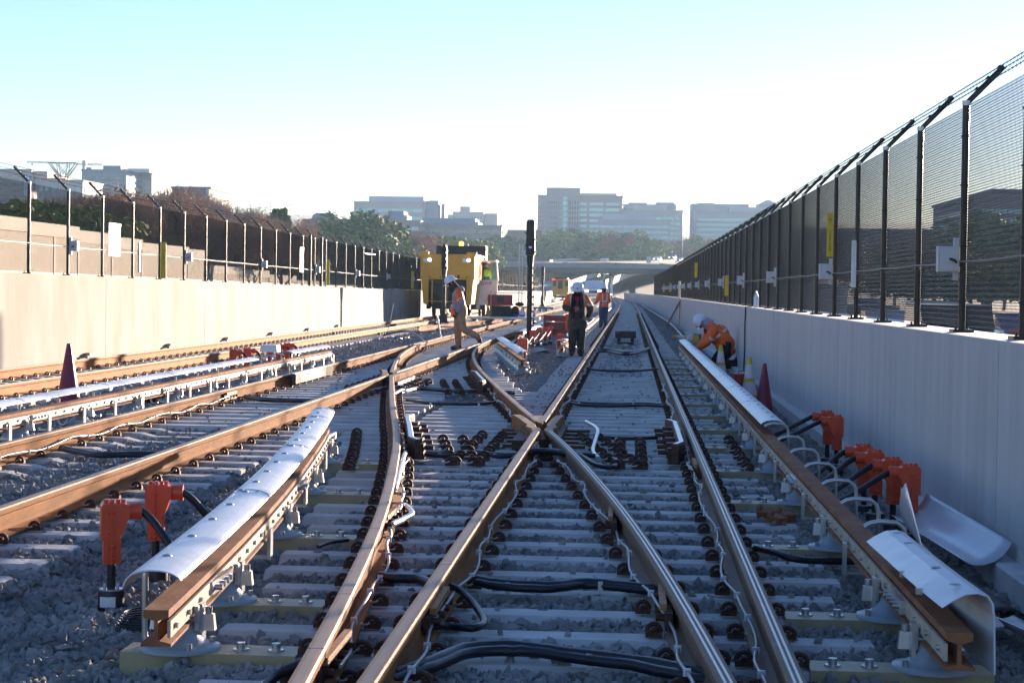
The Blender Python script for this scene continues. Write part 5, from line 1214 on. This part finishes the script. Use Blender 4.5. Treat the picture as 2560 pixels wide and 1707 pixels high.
# white billboard-like plate and light pole at far left handled with fence; light poles
def pole(px,py0,py1,Y,label,arm=1):
    a=at(px,py0,Y); c=at(px,py1,Y); t=thing('street_light',label,'street light',(a.x,Y,c.z)); h=a.z-c.z
    b=MB(); b.tube([(0,0,0),(0,0,h)],[.16,.08],8); b.build('pole',m_galv,t); b=MB(); b.tube([(0,0,h-.2),(-arm*1.2,0,h+.3),(-arm*2.4,0,h+.2)],.07,5); b.box((-arm*2.7,0,h+.2),(.8,.3,.14)); b.build('lamp_head',m_galv,t)
pole(1568,535,585,700,'tall pale street light right of the glass office block'); pole(1553,541,580,760,'second pale street light close beside the tall one',-1)

# ------------------------------------------------------------------ trees
def tree_mesh(kind,seed,H=10):
    rg=np.random.default_rng(seed); tr=MB(); tips=[]
    def branch(p,d,l,r,dep):
        q=p+d*l; tr.tube([p,(p+q)/2+Vector(rg.normal(0,l*.03,3)),q],[r,r*.8,r*.6],5 if dep<1 else 3,cap=False)
        tips.append((q,dep)); 
        if dep>=3: return
        for k in range(3 if dep<2 else 3):
            a=Vector(rg.normal(0,1,3)); a.z=abs(a.z)*.5
            nd=(d*.9+a.normalized()*.75).normalized(); branch(p+d*l*(.55+.2*k),nd,l*.62,r*.55,dep+1)
    bare=kind in('bare','rust')
    branch(Vector((0,0,0)),Vector((0,0,1)),H*(.36 if bare else .5),H*.02,0)
    cr=MB(); rgn=rg
    if kind=='pine':
        for i in range(1500):
            z=H*(.12+.86*rgn.random()**.9); rmax=H*.26*(1-z/H)**.7+.25; a=rgn.random()*6.28; r=rmax*(.45+.6*rgn.random()); lobe=1+.25*math.sin(a*3+z*2)
            c=Vector((r*lobe*math.cos(a),r*lobe*math.sin(a),z)); s=H*.03*(.6+rgn.random()); u=Vector(rgn.normal(0,1,3)).normalized(); v=u.cross(Vector(rgn.normal(0,1,3))).normalized()
            cr.add([c-u*s,c+v*s*.7,c+u*s,c-v*s*.7],[(0,1,2,3)],int(rgn.random()<.35))
    elif kind=='round':
        lob=[(Vector((rgn.normal(0,.16),rgn.normal(0,.16),rgn.uniform(.3,.82)))*H,rgn.uniform(.13,.24)*H) for _ in range(14)]
        for i in range(2600):
            c0,R0=lob[rgn.integers(len(lob))]; n_=Vector(rgn.normal(0,1,3)).normalized(); c=c0+n_*R0*(.75+.35*rgn.random()); s=H*.024*(.6+rgn.random()); u=Vector(rgn.normal(0,1,3)).normalized(); v=u.cross(n_).normalized()
            cr.add([c-u*s,c+v*s*.8,c+u*s,c-v*s*.8],[(0,1,2,3)],int(rgn.random()<.35))
    else:
        T=[q for q,d_ in tips if d_>=2]
        for i in range(3600 if kind=='bare' else 3000):
            c=T[rgn.integers(len(T))]+Vector(rgn.normal(0,H*.035,3)); d=Vector(rgn.normal(0,1,3)); d.z=abs(d.z)+.4; d.normalize()
            if kind=='bare' or rgn.random()<.35:
                l=H*.07*(.5+rgn.random()); u=d.cross(Vector((rgn.normal(),rgn.normal(),.1))).normalized()*H*.0028; cr.add([c-u,c+u,c+d*l],[(0,1,2)],int(rgn.random()<.3))
            else:
                s=H*.013*(.6+rgn.random()); v=d.cross(Vector(rgn.normal(0,1,3))).normalized(); cr.add([c-d*s,c+v*s,c+d*s,c-v*s],[(0,1,2,3)],int(rgn.random()<.3))
    return tr,cr
m_bark=mat('bark',(.11,.085,.07),.9,0,.2,3); m_twig=mat('twig_brown',(.34,.22,.16),.9); m_twig2=mat('twig_grey',(.36,.26,.21),.9)
m_lf=mat('leaf_green',(.08,.14,.02),.8,0,.3,.6); m_lf2=mat('leaf_olive',(.20,.23,.035),.8,0,.3,.6); m_rs=mat('leaf_rust',(.42,.15,.05),.8,0,.3,.6); m_rs2=mat('leaf_brown',(.28,.14,.07),.8,0,.3,.6)
m_pg=mat('pine_green',(.07,.13,.03),.8,0,.3,.5); m_py=mat('pine_yellow_green',(.22,.26,.05),.8,0,.3,.5)
TP={}
for kd,sd,ms in (('bare',1,(m_twig,m_twig2)),('bare',2,(m_twig,m_rs2)),('bare',3,(m_twig2,m_twig)),('rust',4,(m_rs2,m_rs)),('rust',5,(m_rs,m_rs2)),('pine',6,(m_pg,m_lf)),('pine',7,(m_pg,m_py)),('round',8,(m_lf,m_lf2)),('round',9,(m_lf2,m_py))):
    tr_,cr_=tree_mesh(kd,sd); k_=9.8/max(v[2] for v in cr_.v)
    for q__ in (tr_,cr_): q__.v=[(v[0]*min(k_,1.15),v[1]*min(k_,1.15),v[2]*k_) for v in q__.v]
    TP.setdefault(kd,[]).append((tr_.mesh('trunk',m_bark),cr_.mesh('crown',list(ms))))
NM={'bare':'bare_tree','rust':'autumn_tree','pine':'pine_tree','round':'evergreen_tree'}
def tree(kind,x,y,z,h,label,group=None,v=None,wd=1.0):
    a=TP[kind][(v if v is not None else random.randrange(99))%len(TP[kind])]
    t=thing(NM[kind],label,'tree',(x,y,z),random.uniform(0,6.28),group); s=h/10.0; t.scale=(s*wd,s*wd,s); ob('trunk',a[0],t); ob('crown',a[1],t)
def treepx(kind,px,pytop,Y,label,group,zb=None,v=None,wd=1.0):
    p=at(px,pytop,Y); zb=tz(p.x,Y) if zb is None else zb; tree(kind,p.x,Y,zb,max(3,p.z-zb),label,group,v,wd)
G1='bare brown trees behind the left noise wall'
for i in range(66):
    px=-30+i*11+random.uniform(-6,6); Y=random.uniform(125,260)
    top=interp([(0,448),(120,442),(180,432),(250,422),(330,414),(400,420),(440,446),(480,472),(520,468),(600,480),(650,490),(720,520)],px)+random.uniform(-12,8)+ (Y-125)*.05
    k='bare' if random.random()<.8 else 'rust'
    if px>470 and i%2: continue
    treepx(k,px,top,Y,'bare brown tree in the wood behind the left noise wall' if k=='bare' else 'tree with rust brown leaves in the wood behind the left noise wall',G1,wd=1.1)
OR=['leftmost','second','third','fourth','fifth','sixth','seventh','eighth','ninth','tenth']
for i in range(10):
    px=-20+i*26; treepx('round' if i%3 else 'pine',px,interp([(0,448),(120,455),(200,480),(300,500)],px)+random.uniform(0,12),random.uniform(112,125),'olive green evergreen in front of the left wood, '+OR[i]+(' of ten' if i==0 else ' of ten counted from the left'),'olive evergreens in front of the left wood',v=1,wd=1.2)
for px,tp in ((455,412),(497,436),(512,428),(541,440),(566,446),(590,452)): treepx('bare',px,tp,205,'tall thin bare tree rising above the others left of the pine',G1,v=px,wd=.7)
treepx('pine',640,468,230,'dark brown green tree standing above the left fence near the low brick building',None,wd=1.3,v=0)
# big evergreen clump
for i,(px,tp,lab) in enumerate(((838,474,'tallest round evergreen tree left of the yellow hopper'),(815,492,'left flank evergreen of the big clump above the left fence'),(865,492,'right shoulder evergreen of the big clump above the left fence'),(893,515,'lowest right evergreen of the big clump'),(850,500,'front evergreen in the middle of the big clump'))):
    treepx('round',px,tp,330+i*4,lab,None,zb=1,wd=1.15,v=i)
for i in range(9):
    px=915+i*10; treepx('rust' if i%2 else 'bare',px,512+random.uniform(0,14)+i*2.2,345+i*3,'brown leafless tree between the big evergreens and the hopper hood','brown trees right of the big evergreens',zb=1,wd=1.4)
for i in range(11):
    px=985+i*11; treepx('round',px,535+random.uniform(0,12)+ (i*.9),380+i*4,'yellow green bushy tree behind the black hopper hood','green trees behind the hopper hood',zb=2,wd=1.2,v=1)
# pines behind the bridge
for i in range(13):
    px=1120+i*10; treepx('pine',px,interp([(1110,545),(1150,537),(1200,545),(1245,552)],px)+random.uniform(-3,6),620+random.uniform(-30,30),'hazy green pine above the bridge left of the tall signal','hazy pines left of the tall signal',zb=6,wd=1.7)
for i in range(44):
    px=1236+i*6.2; tp=interp([(1236,560),(1270,540),(1305,518),(1345,528),(1380,524),(1430,522),(1470,532),(1500,558)],px)+random.uniform(0,14)
    k='rust' if (1375<px<1470 and random.random()<.5) else ('round' if random.random()<.4 else 'pine')
    treepx(k,px,tp,650+random.uniform(-40,50),{'rust':'orange brown autumn tree','round':'hazy bushy green tree','pine':'hazy green pine'}[k]+' in the wood above the bridge in the centre','wood above the bridge in the centre',zb=8,wd=1.6)
for i in range(10):
    px=1520+i*26; treepx('rust' if i%3 else 'pine',px,interp([(1520,545),(1600,535),(1800,545)],px)+random.uniform(-5,8),700+i*8,'hazy tree below the office blocks behind the right fence top','hazy trees below the right office blocks',zb=9,wd=1.6)
for i in range(34):
    y=70+i*9; x=34+random.uniform(-4,10)+.05*y
    tree('pine' if i%3==0 else ('bare' if i%3==1 else 'round'),x+cy(y),y,-.3,random.uniform(7,10)+.012*y,'dark tree in the row beyond the road behind the right fence','tree row beyond the right road',wd=1.2)

# ------------------------------------------------------------------ buildings
m_win=mat('window_teal',(.26,.60,.58),.12,0,.1,spec=1); m_wind=mat('window_dark',(.05,.08,.11),.15,0,.1,spec=1)
def building(label,px0,px1,pytop,Y,depth,wallc,rows,cols,pyb=600,win='bay',wm=None,fx=.86,fz=.5,yaw=0,zb=None,parts=(),corn=True,top=.12):
    a=at(px0,pytop,Y); c=at(px1,pytop,Y); W=c.x-a.x; zb=at(px0,pyb,Y).z if zb is None else zb; H=a.z-zb
    t=thing('office_building',label,'building',((a.x+c.x)/2,Y,zb),yaw); mw=mat('facade_%02x%02x%02x'%tuple(int(v*255) for v in wallc),wallc,.8,0,.05,.1)
    b=MB(); b.box((0,depth/2,H/2),(W,depth,H)); b.build('wall',mw,t)
    if corn: b=MB(); b.box((0,depth/2,H+.2),(W+.6,depth+.6,.5)); b.build('roof_edge',mw,t)
    H2=H*(1-top); rh=H2/rows; cw=W*.96/cols
    wmsh=MB(); wmsh.box((0,0,0),(cw*fx,.3,rh*fz)); wmsh=wmsh.mesh('window',wm or m_win)
    for r in range(rows):
        z=H2-rh*(r+.5)
        if zb+z<at(0,pyb-25,Y).z-2: pass
        for q in range(cols): ob('window',wmsh,t,(-W*.48+cw*(q+.5),-.04,z))
    # side windows
    if abs(px0-1441)>200:
        sb=MB(); sb.box((0,0,0),(.3,depth*.85,rh*fz)); sb=sb.mesh('side_window',wm or m_win)
        for r in range(rows):
            ob('side_window',sb,t,((W/2+.04) if px0<1441 else (-W/2-.04),depth/2,H2-rh*(r+.5)))
    for (dx0,dx1,dz0,dz1,dd0,dd1,cc,nm) in parts:  # extra boxes in fractions of W, metres in z
        b=MB(); b.box((W*(dx0+dx1)/2-W/2,(dd0+dd1)/2,H+(dz0+dz1)/2),(W*(dx1-dx0),dd1-dd0,dz1-dz0)); b.build(nm,mat('facade_%02x%02x%02x'%tuple(int(v*255) for v in cc),cc,.8,0,.05,.1),t)
    return t
TN=(.42,.38,.36); PK=(.38,.30,.29); GB=(.20,.25,.33)
# main block right of the tall signal
mb=building('tall pinkish office block with teal glass, straight above the walking man with scarf',1236,1430,450,850,30,PK,9,5,fx=.84,fz=.55,pyb=575,corn=True,top=.09,parts=[(.10,.50,0,3.8,-.6,22,PK,'penthouse'),(.5,.93,0,1.6,3,22,(.50,.47,.50),'penthouse')])
a=at(1236,450,850);c=at(1430,450,850);W=c.x-a.x;H=a.z-at(1236,575,850).z
def onb(f0,f1,z0,z1,m,nm,d=-.9,th=.8):
    b=MB(); b.box((W*((f0+f1)/2-.5),d,(z0+z1)/2),(W*(f1-f0),th,z1-z0)); b.build(nm,m,mb)
onb(.0,.50,0,H+.3,mat('facade_main',PK,.8),'wall_bay')
for k in range(9): onb(.005,.07,H-3-k*2.35-.55,H-3-k*2.35+.55,m_wind,'window',-1.35,.3)
for k in range(9):
    for q in range(5): onb(.11+q*.026,.123+q*.026,H-3-k*2.35-.6,H-3-k*2.35+.6,m_wind,'window',-1.35,.3)
for k in range(9):
    for q in range(4): onb(.375+q*.03,.390+q*.03,H-3-k*2.35-.75,H-3-k*2.35+.75,m_wind,'window',-1.35,.3)
onb(.25,.355,4,H-.5,mat('glass_bay',(.08,.16,.17),.1,spec=1),'glass_bay',-1.6,.8); onb(.30,.355,8,H-.3,mat('glass_bay_light',(.30,.62,.62),.1,spec=1),'glass_bay',-2.1,.8)
for k in range(8): onb(.25,.355,5+k*2.5,5.5+k*2.5,mat('spandrel',(.2,.25,.28),.5),'spandrel',-2.2,1.1)
building('blue glass office block behind the pinkish one to its right',1431,1553,471,960,30,GB,6,9,fx=.8,fz=.45,wm=m_wind,pyb=575,parts=[(.1,.45,0,1.4,2,20,GB,'penthouse'),(.62,.97,0,1.6,1,20,(.22,.27,.31),'penthouse')])
building('pale office block in front of the blue glass one, upper floor of square windows',1425,1568,484,860,24,(.44,.42,.41),7,9,fx=.75,fz=.5,pyb=575,parts=[(.2,.75,0,2.6,2,20,(.48,.46,.48),'penthouse')])
building('low long office block with pale roof band just above the autumn trees',1375,1540,506,780,24,(.42,.40,.41),5,9,fx=.85,fz=.45,pyb=575,parts=[(.05,.75,0,2.6,.5,18,(.46,.46,.52),'roof_screen')])
building('pair office block left of the domed tower, blue grey upper storeys',1589,1720,470,980,30,GB,6,9,fx=.85,fz=.4,wm=m_wind,pyb=580,parts=[(.1,.4,0,1.0,2,20,GB,'penthouse')])
building('pale office block with banded windows above the fence at the right',1598,1790,487,880,24,(.44,.42,.41),7,8,fx=.94,fz=.5,pyb=580,parts=[(.42,.9,0,2.6,2,20,(.48,.46,.48),'penthouse')])
building('small grey tower with arched roof peeking over the right fence',1742,1790,470,1000,20,(.32,.33,.38),5,3,pyb=580,parts=[(.2,.8,0,1.6,2,16,(.34,.37,.43),'roof_tier'),(.35,.65,1.6,2.6,4,14,(.34,.37,.43),'roof_tier')])
building('flat roofed white canopy building below the right office blocks',1570,1620,553,760,14,(.5,.5,.52),2,4,pyb=585,fz=.4,wm=m_wind)
building('low flat brown building left of the tall signal',1150,1245,531,700,30,(.20,.165,.16),3,5,pyb=590,fx=.3,fz=.2,wm=m_wind)
# left of centre
building('wide glassy office block left of the hopper with rooftop tier and sunlit corner',813,975,464,900,40,(.42,.37,.36),4,6,fx=.9,fz=.45,pyb=545,parts=[(.2,.98,0,3.1,3,30,(.44,.44,.50),'roof_tier'),(1.0,1.18,-9,1.4,6,30,(.24,.28,.33),'glass_wing'),(1.22,1.27,-9,.0,6,20,(.20,.30,.32),'glass_column')])
building('stepped apartment block with balconies on the skyline behind the brick offices',1040,1110,488,1100,30,(.40,.36,.36),5,10,fx=.45,fz=.6,wm=m_wind,pyb=545,parts=[(.22,.55,0,3.8,4,20,(.38,.34,.34),'roof_tower'),(1.03,1.45,-12,-.2,4,24,(.44,.38,.34),'side_tower'),(-.3,.0,-12,-1.2,4,24,(.40,.36,.36),'side_wing')])
building('low brick office with blue mansard roof and green glass near the left fence',697,802,506,560,24,(.24,.17,.155),4,6,fx=.6,fz=.5,pyb=570,top=.05,parts=[(.16,.68,0,1.0,1,18,(.28,.19,.17),'roof_base'),(.18,.66,1.0,1.9,1.5,17,(.17,.23,.32),'mansard_roof'),(.22,.62,1.9,2.4,2.5,16,(.17,.23,.32),'mansard_roof')])
building('long brick office with blue roof behind the yellow hopper',960,1152,518,660,30,(.27,.22,.23),3,7,fx=.88,fz=.45,wm=m_wind,pyb=580,top=.05,parts=[(.0,.72,0,1.6,1,20,(.15,.21,.31),'mansard_roof'),(.04,.68,1.6,2.8,2,19,(.15,.21,.31),'mansard_roof')])
building('small blue roofed brick office between the evergreens and the glassy block',885,965,508,640,20,(.27,.20,.19),3,4,pyb=570,parts=[(.0,.6,0,2.2,2,16,(.15,.21,.31),'mansard_roof'),(.05,.5,2.2,3.6,3,15,(.15,.21,.31),'mansard_roof')])
# far left
building('blue glass office block with curved white wing at the far left skyline',188,290,392,620,40,(.22,.28,.35),5,6,fx=.92,fz=.5,wm=m_wind,pyb=470,parts=[(.44,.84,0,1.9,2,18,(.20,.25,.30),'penthouse'),(.86,1.35,.2,1.5,10,20,(.50,.52,.54),'penthouse'),(.06,.18,0,1.2,2,8,(.22,.28,.35),'roof_box')])
building('white banded curved wing of the glass block at the far left skyline',291,349,394,640,30,(.55,.54,.52),5,6,fx=.9,fz=.4,pyb=470)
building('cream office with white stair tower at the left edge of the skyline',-10,72,391,640,30,(.36,.32,.34),5,5,fx=.8,fz=.45,wm=m_wind,pyb=470,parts=[(1.0,1.35,-6,.0,4,30,(.62,.48,.40),'painted_sunlit_wing'),(.82,.95,-9,-2,-1,4,(.62,.62,.66),'stair_tower')])  # sunlight on the wing is put into its paler, warmer colour
building('long low building with orange roof between the pylon and the left edge',85,190,416,520,20,(.5,.48,.46),2,7,fx=.6,fz=.4,pyb=470,parts=[(.1,.6,0,.9,.5,18,(.60,.25,.14),'roof')])
building('building half hidden by bare trees left of the brick offices',395,482,433,420,24,(.22,.17,.18),4,5,fx=.6,fz=.4,wm=m_wind,pyb=500,parts=[(.92,1.0,-6,.0,-.8,.1,(.5,.45,.4),'balcony_column')])
# right side behind the fence
building('large dark glass office seen through the right fence',2238,2420,452,300,40,(.20,.17,.19),8,12,fx=.82,fz=.5,pyb=640,parts=[(.25,.9,0,1.4,2,30,(.09,.08,.10),'penthouse')])
building('low dark building band seen through the middle of the right fence',1850,2230,528,420,30,(.16,.14,.15),3,16,fx=.7,fz=.4,wm=m_wind,pyb=640)
# pylon and crane
t=thing('power_pylon','steel lattice power pylon above the trees at far left','pylon',tuple(at(145,440,480))); b=MB(); S=480*1.0884/4640
def q_(dx,dy,yy=0): return (dx*S,yy,-dy*S)
for yy in (-1,1):
    for p in (((-9,0),(-7,-30),(-14,-67)),((9,0),(7,-30),(14,-67)),((-9,0),(-7,-30),(-33,-67)),((9,0),(7,-30),(33,-67))): b.tube([q_(x,y,yy) for x,y in p],.12,4)
    for p in (((-33,-67),(33,-67)),((-8,-35),(8,-35)),((-9,-5),(8,-32)),((9,-5),(-8,-32)),((-7,-38),(14,-64)),((7,-38),(-14,-64)),((-33,-67),(-8,-36)),((33,-67),(8,-36))): b.tube([q_(x,y,yy) for x,y in p],.09,4)
b.build('lattice',mat('pylon_steel',(.22,.23,.25),.6),t)
t=thing('tower_crane','pale tower crane jib behind the pylon','crane',tuple(at(192,440,700))); b=MB(); S=700*1.0884/4640
b.tube([q_(0,0),q_(0,-63)],.6,4); 
for dz in (0,3): b.tube([q_(-135,-66-dz),q_(45,-61-dz)],.14,4)
for k in range(30): b.tube([q_(-135+k*6,-66+k*.17),q_(-132+k*6,-69+k*.17)],.09,3); b.tube([q_(-132+k*6,-69+k*.17),q_(-129+k*6,-66+k*.17)],.09,3)
b.tube([q_(-122,-64),q_(-122,-60)],.4,4); b.box(q_(2,-66),(1.5,1.5,2)); b.build('jib',mat('crane_grey',(.45,.46,.48),.6),t)
G2='slender utility poles on the skyline above the left fence'
for i,(px,tp) in enumerate(((575,460),(603,466),(622,464),(655,452),(667,468))):
    a=at(px,tp,420); t=thing('utility_pole',['first','second','third','fourth','fifth'][i]+' thin utility pole on the skyline above the left fence, counted from the left',"utility pole",(a.x,420,2),group=G2); b=MB(); h=a.z-2; b.tube([(0,0,0),(0,0,h)],.09,5); 
    for k in range(3): b.box((0,0,h-.3-k*.8),(2.2,.08,.08))
    b.build('pole',m_dark,t)
# ------------------------------------------------------------------ haze
b=MB(); b.box((0,700,30),(3000,1500,68)); hz=b.build('haze',None or mat('x')); 
hm=bpy.data.materials.new('haze_air'); hm.use_nodes=True; n=hm.node_tree; n.nodes.remove(n.nodes['Principled BSDF']); pv=n.nodes.new('ShaderNodeVolumePrincipled'); pv.inputs['Density'].default_value=.00019; pv.inputs['Color'].default_value=(.52,.76,1,1); pv.inputs['Anisotropy'].default_value=.2
n.links.new(pv.outputs[0],n.nodes['Material Output'].inputs['Volume']); hz.data.materials.clear(); hz.data.materials.append(hm); tag(hz,'pale air haze over the whole scene','haze',kind='stuff')
